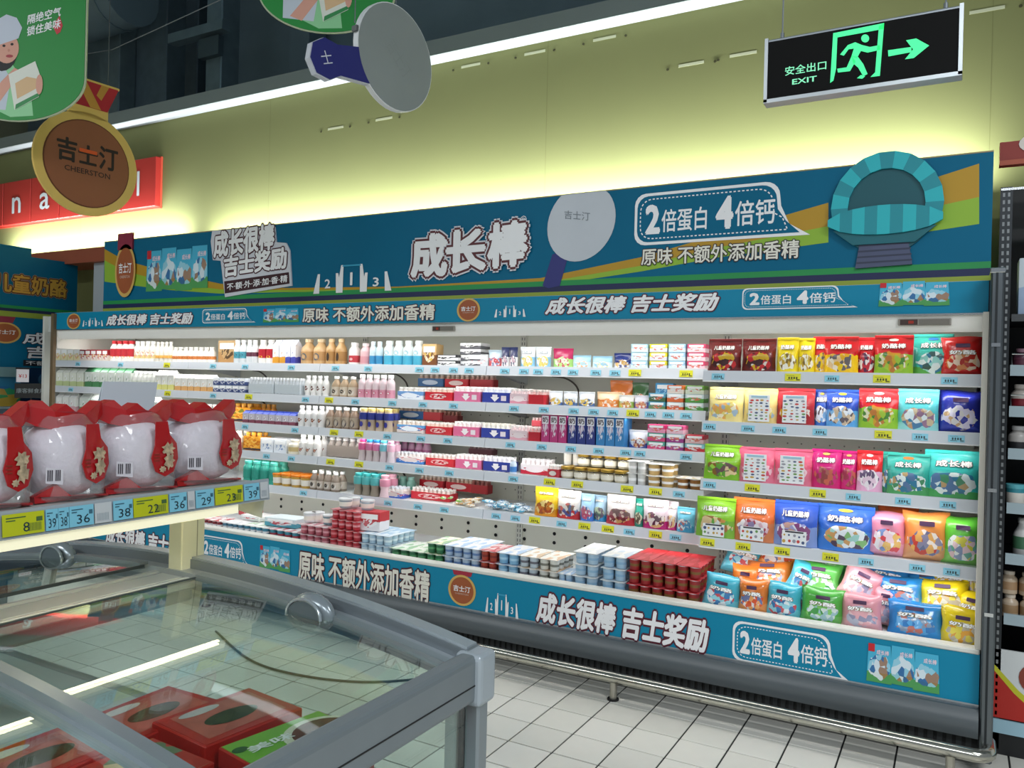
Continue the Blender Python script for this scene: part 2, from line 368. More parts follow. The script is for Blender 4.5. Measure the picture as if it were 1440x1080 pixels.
def podium(parent, Y, px0, px1, yt, yb):
    xm = (px0+px1)/2; x0, x1 = atY(px0, yb, Y).x, atY(px1, yb, Y).x; z0, z1 = atY(xm, yb, Y).z, atY(xm, yt, Y).z; w3 = (x1-x0)/3.3
    for i, (hh, n) in enumerate(((.72, '2'), (1, '1'), (.68, '3'))):
        a = x0+.15*w3+i*w3; z = z0+(z1-z0)*hh; c = a+w3/2
        for s in (-1, 1):
            mk('podium_edge', MB().flat([(c+s*w3*.34, z), (c+s*w3*.44, z), (c+s*w3*.62, z0), (c+s*w3*.36, z0)][::(1 if s > 0 else -1)], Y-.003-.0005*i-.0002*s), WHITE, parent)
        text(n, c-(.05 if n == '1' else .12)*w3, c+(.05 if n == '1' else .12)*w3, z0+(z-z0)*.25, z0+(z-z0)*.72, Y-.0048, WHITE, parent, .02)
    mk('podium_top', MB().flat([(x0+1.25*w3, z1-.01), (x0+2.05*w3, z1-.01), (x0+2.0*w3, z1), (x0+1.3*w3, z1)], Y-.0044), mat('2f9fc4', .5), parent)
def packs(parent, Y, px0, px1, yt, yb, n=3):
    xm = (px0+px1)/2; x0, x1 = atY(px0, (yt+yb)/2, Y).x, atY(px1, (yt+yb)/2, Y).x; z0, z1 = atY(xm, yb, Y).z, atY(xm, yt, Y).z; wd = (x1-x0)/n; h = z1-z0
    for i in range(n):
        a = x0+i*wd; dz = (0, .04, -.02, .03)[i % 4]*h
        p = printmat('46b3d6', '4f9f58', .26, ('e8eef4', '2f5f9f', '9fd4e6', 'e6f0f6', 'a9764a'), (.5, .42), (.42, .3), .4, i+3, .06, 5)
        mk('pouch_print', MB().flat([(a-.04*wd, z0+dz), (a+1.06*wd, z0+dz*.6), (a+.98*wd, z1+dz), (a+.03*wd, z1+dz)], Y-.003-.0003*i), p, parent)
        text('成长棒', a+.38*wd, a+.92*wd, z1-.26*h+dz, z1-.13*h+dz, Y-.0046, mat('f6dbe6', .5), parent, .02)
    mk('brand_tab', MB().flat([(x0+.02*wd, z1-.2*h), (x0+.3*wd, z1-.2*h), (x0+.3*wd, z1+.01*h), (x0+.02*wd, z1+.01*h)], Y-.0047), mat('c8202c', .5), parent)

# ================================================================== header board over the fridge
HY = 3.75; HX0, HX1, HZ0, HZ1 = -5.635, .098, 1.935, 2.457
hd = thing('header_board', 'long teal header board standing on top of the open fridge', 'sign', ((HX0+HX1)/2, HY, HZ0))
mk('board', MB().box(HX0, HX1, HY, HY+.05, HZ0, HZ1), BLUE_H, hd)
mk('edge_strip', MB().box(HX0, HX1, HY-.001, HY+.051, HZ1-.004, HZ1+.002), mat('9c8f6a', .5), hd)
def hp(px, py): p = atY(px, py, HY); return (p.x, p.z)
def stripe(name, top, bot, m, dy):
    n = len(top); mb = MB()
    for i in range(n-1): mb.add([(bot[i][0], HY-dy, bot[i][1]), (bot[i+1][0], HY-dy, bot[i+1][1]), (top[i+1][0], HY-dy, top[i+1][1]), (top[i][0], HY-dy, top[i][1])], [(0, 1, 2, 3)])
    return mk(name, mb, m, hd)
for nm, za, zb_, m_ in (('green_stripe', 1.985, 2.012, GREEN), ('navy_stripe', 1.955, 1.985, NAVY), ('olive_stripe', HZ0, 1.955, OLIVE)):
    mk(nm, MB().box(HX0, HX1, HY-.0012, HY, za, zb_), m_, hd)
gt = [hp(147, 350), hp(175, 366), hp(240, 384), hp(310, 399), hp(400, 405), hp(560, 403), hp(760, 391), hp(900, 362), hp(1010, 330), hp(1165, 285)]
gb = [hp(147, 366), hp(175, 381), hp(240, 398), hp(310, 407), hp(400, 408), hp(560, 407), hp(760, 398), hp(900, 374), hp(1010, 348), hp(1165, 318)]
lb = [hp(147, 396), hp(175, 400), hp(240, 408), hp(310, 413), hp(400, 411), hp(560, 409), hp(760, 403), hp(900, 382), hp(1010, 362), hp(1165, 341)]
stripe('gold_swoosh', gt, gb, GOLD, .0006); stripe('lime_swoosh', gb, lb, LIME, .0008)
stripe('gold_swoosh', [hp(1290, 258), hp(1377, 230)], [hp(1290, 296), hp(1377, 277)], GOLD, .0006)
stripe('lime_swoosh', [hp(1290, 296), hp(1377, 277)], [hp(1290, 328), hp(1377, 315)], LIME, .0008)
# medal cut-out at the left end
c = hp(178, 381); medal(hd, HY, c[0], c[1], .118, .195, True, .012)
a = hp(178, 341); mk('medal_ribbon', MB().box(a[0]-.085, a[0]+.085, HY-.012, HY, a[1]-.055, HZ1+.045), mat('8f2742', .5), hd)
packs(hd, HY, 207, 292, 350, 408, 4)
# two-line slogan cut-out
mb = MB()
def quadpx(pts): return [hp(*q) for q in pts]
mb.prism(quadpx([(318, 418), (412, 402), (409, 352), (404, 342), (390, 341), (388, 319), (300, 325), (298, 340), (301, 366), (312, 367)]), HY-.010, HY-.0015)
mk('cutout', mb, mat('d4d6de', .5), hd)
def htext(body, p0, p1, p2, layers, off=.02, m=WHITE, y=.0035, shear=0):
    """p0 bottom-left, p1 bottom-right, p2 top-left in photo pixels on the header"""
    a, b, c = hp(*p0), hp(*p1), hp(*p2); x0, x1 = a[0], b[0]; hgt = c[1]-a[1]
    text(body, x0, x1, (a[1]+b[1])/2, (a[1]+b[1])/2+hgt, HY-y, m, hd, off, shear, layers, rise=(b[1]-a[1])/(x1-x0))
htext('成长很棒', (302, 364), (388, 352), (300, 327), ((.055, mat('4a1826', .5)),), .045, WHITE, .0115)
htext('吉士奖励', (316, 391), (405, 378), (313, 361), ((.055, mat('4a1826', .5)),), .045, WHITE, .0115)
mb = MB(); mb.flat(quadpx([(318, 413), (409, 399), (408, 383), (317, 396)]), HY-.0112); mk('tagline_bar', mb, INK, hd)
htext('不·额·外·添·加·香·精', (321, 409), (406, 397), (320, 399), (), .02, WHITE, .0122)
podium(hd, HY, 440, 552, 372, 411)
# big three-sign word
htext('成', (578, 392), (630, 390), (578, 330), ((.05, mat('5a1d24', .5)), (.085, mat('d9dbe2', .5))), .05, WHITE, .006)
htext('长', (627, 386), (685, 382), (625, 325), ((.05, mat('5a1d24', .5)), (.085, mat('d9dbe2', .5))), .05, WHITE, .0085)
htext('棒', (686, 380), (744, 374), (684, 315), ((.05, mat('5a1d24', .5)), (.085, mat('d9dbe2', .5))), .05, WHITE, .011)
htext('®', (732, 316), (741, 315), (732, 304), (), 0, WHITE, .004)
# white stick-shaped paddle print
PAD = mat('c8ced6', .4, noise=.06, nscale=5)
c = hp(817, 313); mb = MB(); pe = [(x, min(z, HZ1-.002)) for x, z in ellipse(c[0], c[1], .205, .185, 40, rot=1.0)]
a, b = hp(782, 355), hp(774, 404)
mk('paddle_handle', MB().flat([(b[0]-.045, b[1]+.01), (b[0]-.01, b[1]-.005), (b[0]+.055, b[1]+.005), (a[0]+.085, a[1]+.02), (a[0]-.02, a[1]-.01)], HY-.0028), mat('2b2f77', .5), hd)
mk('paddle_head', MB().flat(pe, HY-.0034), PAD, hd); 
htext('吉士汀', (794, 308), (830, 311), (794, 296), (), .01, mat('7e868f', .5), .0045)
bubble(hd, HY, 893, 1140, 262, 338, BLUE_H)
htext('原味 不额外添加香精', (902, 374), (1124, 363), (902, 350), ((.05, mat('2b1a20', .5)),), .018, WARM, .0042)
# turquoise ring seat cut-out on a pedestal
TQ = [mat('1fb4bf', .45), mat('128e9c', .45)]; c = hp(1246, 300); pc = hp(1243, 322)
mk('seat_pedestal', MB().prism(quadpx([(1203, 378), (1283, 372), (1277, 335), (1210, 340)]), HY-.014, HY-.001), mat('4c5472', .5, noise=.1), hd)
for k in range(4):
    yy = 346+k*8; mk('pedestal_groove', MB().flat(quadpx([(1208-k, yy+2), (1280+k, yy-3), (1280+k, yy-5.5), (1208-k, yy-.5)]), HY-.0148), mat('323850', .5), hd)
mk('seat_shell', MB().prism(ellipse(c[0], c[1]+.03, .195, .205, 36), HY-.012, HY-.001), mat('0b5560', .5), hd)
n = 22
for k in range(n):
    a0, a1 = 2*PI*k/n, 2*PI*(k+1)/n; q = []
    for rr, aa in ((.15, a0), (.15, a1), (.218, a1), (.218, a0)): q.append((c[0]+rr*math.cos(aa), c[1]+.03+rr*1.05*math.sin(aa)))
    q = q if k is None else [q[3], q[2], q[1], q[0]]
    if math.sin((a0+a1)/2) > -.35: mk('ring_segment', MB().prism(q, HY-.024, HY-.012), TQ[k % 2], hd)
n = 9
for k in range(n):
    x0, x1 = pc[0]-.222+.444*k/n, pc[0]-.222+.444*(k+1)/n
    def zz(x, s): t = (x-pc[0])/.228; return pc[1]+.035+s*.062*math.sqrt(max(.02, 1-t*t))
    mk('cushion_segment', MB().prism([(x0, zz(x0, -1)), (x1, zz(x1, -1)), (x1, zz(x1, 1)), (x0, zz(x0, 1))], HY-.032, HY-.012), TQ[k % 2], hd)
mk('seat_bowl', MB().prism([(pc[0]-.2, pc[1]-.0), (pc[0]-.12, pc[1]-.065), (pc[0]+.12, pc[1]-.065), (pc[0]+.2, pc[1]-.0)], HY-.022, HY-.012), mat('0d6470', .5), hd)
# ================================================================== open-front display fridge
FX0, FX1, FXI = -6.19, .092, -6.66; BY = 3.65; BACKY = 4.42
cream = mat('e8e4d6', .5, noise=.03); steel = mat('b9bcbe', .25, .9); chrome = mat('d5d7d8', .12, 1); greyp = mat('565d61', .38, noise=.06, nscale=3); railm = mat('d2d7de', .45); shelfw = mat('e9ebec', .45)
fr = thing('display_fridge', 'long open-front refrigerated cabinet with lit shelves along the wall', 'fridge', ((FX0+FX1)/2, 4.0, 0))
mk('back_panel', MB().box(FXI+.03, FX1, BACKY, BACKY+.06, .3, 1.86), mat('dedfd2', .6, noise=.03), fr)
bp = [o for o in fr.children if o.name.startswith('back_panel')][0]
hole = MB()
hole.cyl((0, -.003, 0), (0, .001, 0), .011, 10); hm = hole.mesh('vent_hole', mat('111314', .9))
pdot = MB().cyl((0, -.002, 0), (0, .001, 0), .005, 6).mesh('peg_hole', mat('6f7266', .9))
for k in range(33):
    X = FX1-.16-k*.208
    if X < FXI+.1: break
    for z in (.50, .555, .61): o = link('vent_hole', hm, bp, Vector((X, BACKY, z))-wpos(fr))
mb = MB()
for X0, X1, Z0, Z1 in ((-2.5, -.1, .80, .93), (-2.5, -.1, 1.02, 1.13), (-3.4, -1.2, 1.17, 1.31), (-1.0, .05, 1.1, 1.3)):
    x = X0
    while x < X1:
        z = Z0
        while z < Z1: mb.cyl((x, BACKY-.002, z), (x, BACKY+.001, z), .0045, 5); z += .045
        x += .07
tag(mk('peg_holes', mb, mat('7d8076', .9), bp), kind='stuff')
for X in (-4.93, -3.66, -2.39, -1.12):
    u_ = mk('slotted_upright', MB().box(X-.02, X+.02, BACKY-.012, BACKY, .4, 1.8), mat('cfd0c6', .5), fr)
    mb = MB(); z = .42
    while z < 1.78:
        for s in (-1, 1): mb.box(X+s*.009-.002, X+s*.009+.002, BACKY-.0128, BACKY-.01, z, z+.018)
        z += .03
    mk('slots', mb, mat('22252a', .9), u_)
def cable(pts, r, m, parent, name='cable'):
    P = [Vector(p) for p in pts]; out = []
    for i in range(len(P)-1):
        p0, p1, p2, p3 = P[max(i-1, 0)], P[i], P[i+1], P[min(i+2, len(P)-1)]
        for k in range(6):
            t = k/6; out.append(.5*((2*p1)+(-p0+p2)*t+(2*p0-5*p1+4*p2-p3)*t*t+(-p0+3*p1-3*p2+p3)*t**3))
    out.append(P[-1]); return mk(name, MB().tube(out, r, 6), m, parent, 60)
for X in (-2.18, -3.45, -4.75):
    for zt in (1.52, 1.31, 1.10, .90): cable([(X, BACKY-.02, zt), (X+.10, BACKY-.035, zt-.012), (X+.17, BACKY-.03, zt-.06), (X+.19, BACKY-.015, zt-.14)], .006, mat('57524a', .6), fr)
# front: tank, banner, bumper skin, grille
mk('deck', MB().box(FXI+.03, FX1, 3.70, BACKY, .38, .44), shelfw, fr)
mk('sill', MB().box(FX0, FX1, BY-.006, BY+.06, .452, .472), mat('dcdcd4', .35), fr, None, .004)
bn = mk('lower_banner', MB().box(FX0, FX1, BY, BY+.05, .255, .453), BLUE, fr)
prof = [(3.66, .252), (3.622, .245), (3.598, .215), (3.592, .175), (3.61, .135), (3.66, .118), (3.75, .118), (3.75, .252)]
mk('bumper_skin', MB().prismx(prof, FX0, FX1), greyp, fr, 40)
mk('seam_strip', MB().box(FX0, FX1, BY-.003, BY+.003, .247, .256), mat('c9cdd0', .3, .8), fr)
gr = mk('grille', MB().box(FX0, FX1, 3.70, 3.72, .01, .118), mat('101214', .7), fr)
mb = MB(); x = FX0+.02
while x < FX1-.02:
    mb.box(x, x+.02, 3.694, 3.70, .025, .105); x += .034
tag(mk('grille_fins', mb, mat('24282b', .6), gr), kind='stuff')
# end walls
mk('end_panel', MB().box(FXI, FXI+.03, 3.90, 4.48, .05, 1.93), mat('d8d8d0', .5), fr); mk('end_upper_panel', MB().box(FX0, FX0+.03, 3.72, 4.40, 1.655, 1.80), mat('e6e3da', .5), fr); mk('canopy_return', MB().box(FXI, FX0, 3.93, 4.48, 1.80, 1.93), mat('c4c6c2', .5), fr)
mk('end_trim', MB().box(FX0-.004, FX0+.03, 3.69, 3.715, .45, 1.925), mat('6c5a40', .5), fr)
mk('end_panel', MB().box(FX1, FX1+.04, 3.72, 4.48, .05, 1.93), mat('2a2c30', .5), fr)
po = mk('upright_post', MB().box(FX1+.004, FX1+.048, 3.60, 3.70, .05, 1.952), mat('70767a', .28, .9), fr, None, .006)
mk('post_groove', MB().box(FX1+.02, FX1+.028, 3.597, 3.60, .1, 1.95), mat('2c3033', .5, .5), po)
mk('post_cap', MB().box(FX1+.0, FX1+.052, 3.595, 3.70, 1.945, 1.965), chrome, po, None, .003)
mk('inner_trim', MB().box(FX1-.018, FX1+.002, 3.655, 3.72, .47, 1.80), mat('e3ded2', .4), fr)
for zc in (1.66, 1.1, .62): mk('clip', MB().box(FX1+.01, FX1+.04, 3.592, 3.60, zc, zc+.014), chrome, po)
# canopy
CY = 3.72
mk('canopy', MB().box(FX0, FX1, CY+.002, 4.48, 1.80, 1.932), mat('d9dad6', .5), fr)
mk('canopy_valance', MB().prismx([(CY+.004, 1.802), (CY+.012, 1.745), (CY+.03, 1.728), (CY+.05, 1.728), (CY+.05, 1.802)], FX0+.03, FX1), mat('fbf9f4', .4), fr, 40)
mk('lamp_reflector', MB().prismx([(3.80, 1.80), (3.83, 1.79), (3.95, 1.792), (3.95, 1.80)], FX0+.05, FX1-.02), mat('f4f3ee', .4), fr)
cb = mk('canopy_banner', MB().box(FX0+.004, FX1, CY-.006, CY+.004, 1.80, 1.93), BLUE, fr)
mk('banner_clip_rail', MB().box(FX0+.004, FX1, CY-.009, CY+.002, 1.795, 1.802), steel, cb)
for px, py, hw in ((624, 462.5, .075), (1300, 447.5, .098)):
    p = atY(px, py, CY+.004); z = 1.768
    d = mk('temperature_display', MB().box(p.x-hw, p.x+hw, CY-.004, CY+.012, z-.014, z+.014), mat('9a958c', .4), fr, None, .002)
    mk('screen', MB().box(p.x-hw+.008, p.x-hw*.25, CY-.006, CY, z-.011, z+.011), mat('4a3a36', .3), d)
    mk('screen_digits', MB().box(p.x-hw*.6, p.x-hw*.4, CY-.0065, CY-.004, z-.006, z+.006), mat('a53324', .3), d)
    mk('button_plate', MB().box(p.x-hw*.2, p.x+hw-.006, CY-.0055, CY, z-.011, z+.011), mat('77726a', .4), d)
# canopy banner artwork
CYb = CY-.006
medal(cb, CYb, XA(104, CYb, 1.86), 1.862, .085, .06, False); podium(cb, CYb, 116, 146, 447, 459)
slogan(cb, CYb, 150, 272, 441, 457, shear=.2); bubble(cb, CYb, 285, 360, 434, 454, BLUE); packs(cb, CYb, 371, 420, 434, 453)
flavour(cb, CYb, 426, 612, 430, 452); medal(cb, CYb, XA(659, CYb, 1.86), 1.868, .075, .064, False)
podium(cb, CYb, 695, 740, 430, 446); slogan(cb, CYb, 767, 1012, 415, 440, shear=.3)
bubble(cb, CYb, 1044, 1207, 403, 434, BLUE); packs(cb, CYb, 1237, 1334, 397, 430)
# lower banner artwork
podium(bn, BY, 106, 138, 750, 768)
slogan(bn, BY, 149, 268, 748, 775, shear=.08); bubble(bn, BY, 283, 353, 757, 791, BLUE); packs(bn, BY, 366, 408, 770, 801)
flavour(bn, BY, 420, 605, 788, 832); p = atY(650, 829, BY); medal(bn, BY, p.x, p.z-.004, .088, .083, True)
podium(bn, BY, 682, 730, 835, 866); slogan(bn, BY, 754, 998, 851, 897, shear=.18)
bubble(bn, BY, 1030, 1196, 885, 943, BLUE); packs(bn, BY, 1220, 1320, 912, 966)
# shelves
PT = {}
def price_tag_mesh(kind):
    if kind in PT: return PT[kind]
    c = {'c': '8fd4ea', 'y': 'e3e028', 'w': 'e6e8ea'}[kind]; mb = MB(); wd = .03 if kind != 'y' else .034
    mb.box(-wd, wd, -.0025, 0, .003, .037 if kind == 'y' else .032, 0)
    mb.box(-wd*.75, wd*.1, -.0029, -.002, .008, .010, 1)
    for i in range(4):
        x = -wd*.55+i*wd*.32; mb.box(x, x+wd*.2, -.0029, -.002, .012, .022, 1)
    mb.box(wd*.45, wd*.9, -.0029, -.002, .006, .012, 2); mb.box(-wd*.8, wd*.2, -.0029, -.002, .0265, .028, 2)
    PT[kind] = mb.mesh('price_tag', [mat(c, .45), mat('39525a' if kind == 'c' else '4a4a18', .6), mat('6b8790' if kind == 'c' else '6e6c20', .6)]); return PT[kind]
SH = {}
def shelf_row(name, fy, z, secs, tags, by=BACKY):
    parts = []
    for x0, x1 in secs:
        s = mk('shelf', MB().box(x0+.002, x1-.002, fy+.012, by-.001, z-.02, z), shelfw, fr)
        mk('price_rail', MB().prismx([(fy-.004, z-.043), (fy+.006, z-.046), (fy+.012, z+.004), (fy+.004, z+.006)], x0+.002, x1-.002), railm, s)
        mk('rail_lip', MB().box(x0+.002, x1-.002, fy-.005, fy+.008, z-.048, z-.043), WHITE, s)
        for xx in (x0+.02, x1-.02): mk('bracket', MB().prismx([(by-.002, z-.02), (by-.002, z-.10), (by-.04, z-.09), (fy+.06, z-.028), (fy+.06, z-.02)], xx-.0015, xx+.0015), mat('c4c8c8', .4), s)
        parts.append((s, x0, x1))
    for px, k in tags:
        X = XA(px, fy, z-.02)
        for s, x0, x1 in parts:
            if x0+.03 < X < x1-.03:
                o = link('price_tag', price_tag_mesh(k), s, Vector((X, fy-.0045, z-.04))-wpos(s)); o.rotation_euler = (R(-8), 0, 0)
    SH[name] = (fy, z)
LS = [(FXI+.03, -4.92), (-4.92, -3.65), (-3.65, -2.38), (-2.38, -1.10)]; RS = [(-1.078, FX1-.006)]
def cy(*a): return [(p, 'c') for p in a]
def ye(*a): return [(p, 'y') for p in a]
shelf_row('S1', 3.95, 1.562, LS, cy(110, 170, 300, 345, 410, 472, 518, 590, 612, 638, 660, 688, 710, 737, 757, 782, 806, 838, 865)+ye(235, 893, 965))
shelf_row('S2', 3.95, 1.352, LS, cy(100, 300, 430, 500, 552, 595, 638, 683, 723, 765, 807, 835, 862, 915, 940, 965)+ye(236, 350, 463, 890))
shelf_row('S3', 3.95, 1.146, LS, cy(300, 345, 415, 545, 592, 630, 682, 718, 762, 803, 842, 880, 900, 965)+ye(470, 505))
shelf_row('S4', 3.95, .955, LS, cy(375, 410, 548, 590, 632, 682, 722, 955)+ye(465, 505, 773, 812, 882, 922))
shelf_row('S5', 3.95, .735, LS, cy(427, 505, 546, 588, 625, 698, 725, 790, 885, 950)+ye(752, 822, 855, 922))
shelf_row('R1', 3.80, 1.551, RS, cy(1010, 1170, 1335)+ye(1115, 1240))
shelf_row('R2', 3.80, 1.311, RS, cy(998, 1052, 1096, 1153, 1294, 1345)+ye(1242))
shelf_row('R3', 3.80, 1.034, RS, cy(998, 1200, 1270, 1333)+ye(1058, 1150))
shelf_row('R4', 3.80, .757, RS, cy(1218, 1290, 1338)+ye(995, 1045, 1100, 1168))
# bumper rail on the floor
br = thing('bumper_rail', 'steel tube bumper rail on short posts along the fridge foot', 'rail', (-3, 3.525, 0))
pts = [(-6.1, 3.525, .104), (.07, 3.525, .104)]+[(.07+.06*math.sin(t*PI/12), 3.525+.06-.06*math.cos(t*PI/12), .104) for t in range(1, 7)]+[(.13, 3.68, .104)]
mk('rail_tube', MB().tube(pts, .026, 14), mat('bdbbb0', .18, .95), br, 60)
for X in (-5.55, -4.17, -2.78, -1.387, .0):
    mk('rail_post', MB().cyl((X, 3.525, 0.004), (X, 3.525, .085), .017, 12), mat('b0aca0', .3, .8), br, 40)
    mk('post_foot', MB().cyl((X, 3.525, 0), (X, 3.525, .007), .028, 12), mat('1c1c1c', .7), br)
# ================================================================== goods: builders (local frame, base at z=0, front towards -Y)
def root(name): return link(name, None)
def bottle(name, h, r, body, cap, label=None, lz=(.18, .62), shape='yog', rough=.3, lmat=None, n=14, em=None):
    t = root(name)
    if shape == 'yog': pr = [(r*.86, 0), (r, .03*h), (r, .62*h), (r*.93, .70*h), (r*.62, .80*h), (r*.56, .86*h)]; cr, c0 = r*.66, .85*h
    elif shape == 'slim': pr = [(r*.8, 0), (r*.9, .02*h), (r*.82, .3*h), (r*.95, .55*h), (r*.8, .72*h), (r*.5, .82*h), (r*.45, .88*h)]; cr, c0 = r*.55, .87*h
    elif shape == 'milk': pr = [(r*.92, 0), (r, .02*h), (r, .55*h), (r*.9, .64*h), (r*.5, .80*h), (r*.42, .88*h)]; cr, c0 = r*.52, .87*h
    else: pr = [(r*.9, 0), (r, .03*h), (r*.78, .35*h), (r, .62*h), (r*.95, .72*h), (r*.7, .82*h), (r*.66, .88*h)]; cr, c0 = r*.74, .86*h
    mk('body', MB().lathe(pr, n), mat(body, rough), t, 40, local=True)
    mk('cap', MB().lathe([(cr, c0), (cr, h*.985), (cr*.9, h)], n), mat(cap, .35), t, 40, local=True)
    if label or lmat: mk('label_band', MB().lathe([(r*1.012, lz[0]*h), (r*1.012, lz[1]*h)], n), lmat or mat(label, .4), t, 40, local=True)
    if em:
        c, z0, z1, wd = em[:4]; inner = em[4] if len(em) > 4 else None; mb = MB(); z0 *= h; z1 *= h
        def patch(z0, z1, wd, rr, mi):
            k = 9; pts = []
            for i in range(16):
                a = 2*PI*i/16; th = -PI/2+wd*math.cos(a); pts.append((rr*math.cos(th), rr*math.sin(th), (z0+z1)/2+(z1-z0)/2*math.sin(a)))
            mb.add(pts, [tuple(range(16))], mi)
        patch(z0, z1, wd, r*1.03, 0)
        if inner: zz = (z1-z0)*.24; patch(z0+zz, z1-zz, wd*.55, r*1.05, 1)
        mk('emblem', mb, [mat(c, .5), mat(inner or c, .5)], t, local=True)
    return t
def gable(name, w, d, h, body, top, band, lmat=None):
    t = root(name); hb = h*.76; a, b = w/2*.94, d/2*.94
    mk('body', MB().box(-a, a, -b, b, 0, hb), lmat or printmat(body, band, .38, ('ffffff', band, body), (.5, .6), (.3, .18)), t, None, .002, local=True)
    mk('gable_top', MB().prismx([(-b, hb), (b, hb), (.006, h*.93), (-.006, h*.93)], -a, a), mat(top, .4), t, local=True)
    mk('top_fin', MB().box(-a, a, -.0025, .0025, h*.925, h), mat(top, .4), t, local=True)
    return t
def box(name, w, d, h, body, side=None, blobs=('ffffff',), txt=None, split=.5, seed=0, tc='ffffff'):
    t = root(name); a, b = w/2*.965, d/2*.98
    mk('carton', MB().box(-a, a, -b, b, 0, h*.975), printmat(body, side or body, split, blobs, (.5, .5), (.33, .3), .4, seed), t, None, .0015, local=True)
    mk('top_flap', MB().box(-a*.97, a*.97, -b*.97, b*.2, h*.972, h*.995), mat(body, .45), t, local=True)
    mk('front_panel', MB().box(-a*.8, a*.8, -b-.0012, -b+.001, h*.62, h*.88), mat(tc, .45), t, local=True)
    if txt: text(txt, -a*.7, a*.7, h*.66, h*.84, -b-.002, INK, t, .02, local=True)
    return t
def pouch_surf(w, h, t):
    def thk(z):
        u = z/h
        return t*(.75+.5*u if u < .5 else max(.0, 1.0-(u-.5)/.40))*(1 if u < .5 else 1) if u < .9 else .004
    def f(x, z): return .5*max(.003, thk(z))*math.sqrt(max(0, 1-(abs(x)/(w/2))**2.4))+.0015
    return f
def pouch(name, w, h, t, top, bot, blobs=(), txt=None, tc='ffffff', split=.5, sheet=0, seed=0, tz=(.66, .82), badge=None, gloss=.28, ol=INK, center=(.5, .3), size=(.40, .24)):
    rt = root(name); f = pouch_surf(w, h, t); nx, nz = 8, 10; mb = MB(); vs_ = []; fs = []
    rnd = random.Random(seed+int(w*1000))
    def wv(x, z): return .0022*math.sin(x/w*9+seed)*math.sin(z/h*11+seed*1.7)
    for s in (-1, 1):
        for j in range(nz+1):
            z = h*j/nz
            for i in range(nx+1):
                x = -w/2+w*i/nx; x2 = x*(1-.035*math.sin(PI*min(1, j/nz*1.1)))
                vs_.append((x2, s*(f(x, z))+wv(x, z)*(1 if 0 < j < nz else 0), z))
    q = (nx+1)*(nz+1)
    for j in range(nz):
        for i in range(nx):
            a = j*(nx+1)+i; fs += [(a, a+1, a+nx+2, a+nx+1), (q+a, q+a+nx+1, q+a+nx+2, q+a+1)]
    for j in range(nz):
        a = j*(nx+1); fs += [(a, a+nx+1, q+a+nx+1, q+a)]; a += nx; fs += [(a, q+a, q+a+nx+1, a+nx+1)]
    for i in range(nx):
        fs += [(i, q+i, q+i+1, i+1)]; a = nz*(nx+1)+i; fs += [(a, a+1, q+a+1, q+a)]
    mb.add(vs_, fs); mk('pouch_body', mb, printmat(top, bot, split, blobs, center, size, gloss, seed, .08, 8, .25), rt, 50, local=True)
    wf = lambda X, Z: -f(X, Z)-.0034
    mk('top_seal', MB().box(-w*.485, w*.485, -.0045, .0045, h*.93, h*1.0), mat(top, .3), rt, None, .001, local=True)
    if txt: text(txt, -w*.31, w*.31, tz[0]*h+.01*h, tz[1]*h-.015*h, 0, mat(tc, .5), rt, .03, 0, ((.06, ol),), local=True, warp=wf, lite=True)
    if badge:
        mb = MB(); e = ellipse(-w*.0, h*.88, w*.13, h*.035, 14); mb.add([(x, -f(x, z)-.003, z) for x, z in e], [tuple(range(14))]); mk('badge', mb, mat(badge, .4), rt, local=True)
    if sheet:
        z0, z1 = (.05, .80) if sheet == 1 else (.03, .34); ws = .62 if sheet == 1 else .55
        y = -f(0, h*.35)-.008
        sh = mk('sticker_sheet', MB().box(-w*ws/2, w*ws/2, y-.001, y, z0*h, z1*h), mat('eef0f2', .4), rt, local=True)
        mb = MB(); k = 0
        for j in range(7 if sheet == 1 else 2):
            for i in range(4 if sheet == 1 else 5):
                nn = 4 if sheet == 1 else 5; mm = 7 if sheet == 1 else 2
                cx = -w*ws/2+w*ws*(i+.5)/nn; cz = z0*h+(z1-z0)*h*(.05+.8*(j+.5)/mm)+rnd.uniform(-.12, .12)*(z1-z0)*h/mm; k = rnd.randrange(5); cx += rnd.uniform(-.15, .15)*w*ws/nn; jr = rnd.uniform(.6, 1.15)
                mb.add([(x, y-.0018, z) for x, z in ellipse(cx, cz, w*ws/nn*.34*jr, (z1-z0)*h/mm*.24*jr, 8)], [tuple(range(8))], k % 5)
        mk('stickers', mb, [mat('c8453f', .5), mat('6f9f55', .5), mat('4a5a80', .5), mat('c9a24a', .5), mat('9a9aa4', .5)], sh, local=True)
        mk('sheet_heading', MB().box(-w*ws*.38, w*ws*.38, y-.0019, y-.001, z1*h-.09*(z1-z0)*h-.003, z1*h-.035*(z1-z0)*h), mat('9fc3d6' if sheet == 1 else '2b2b30', .5), sh, local=True)
    return rt
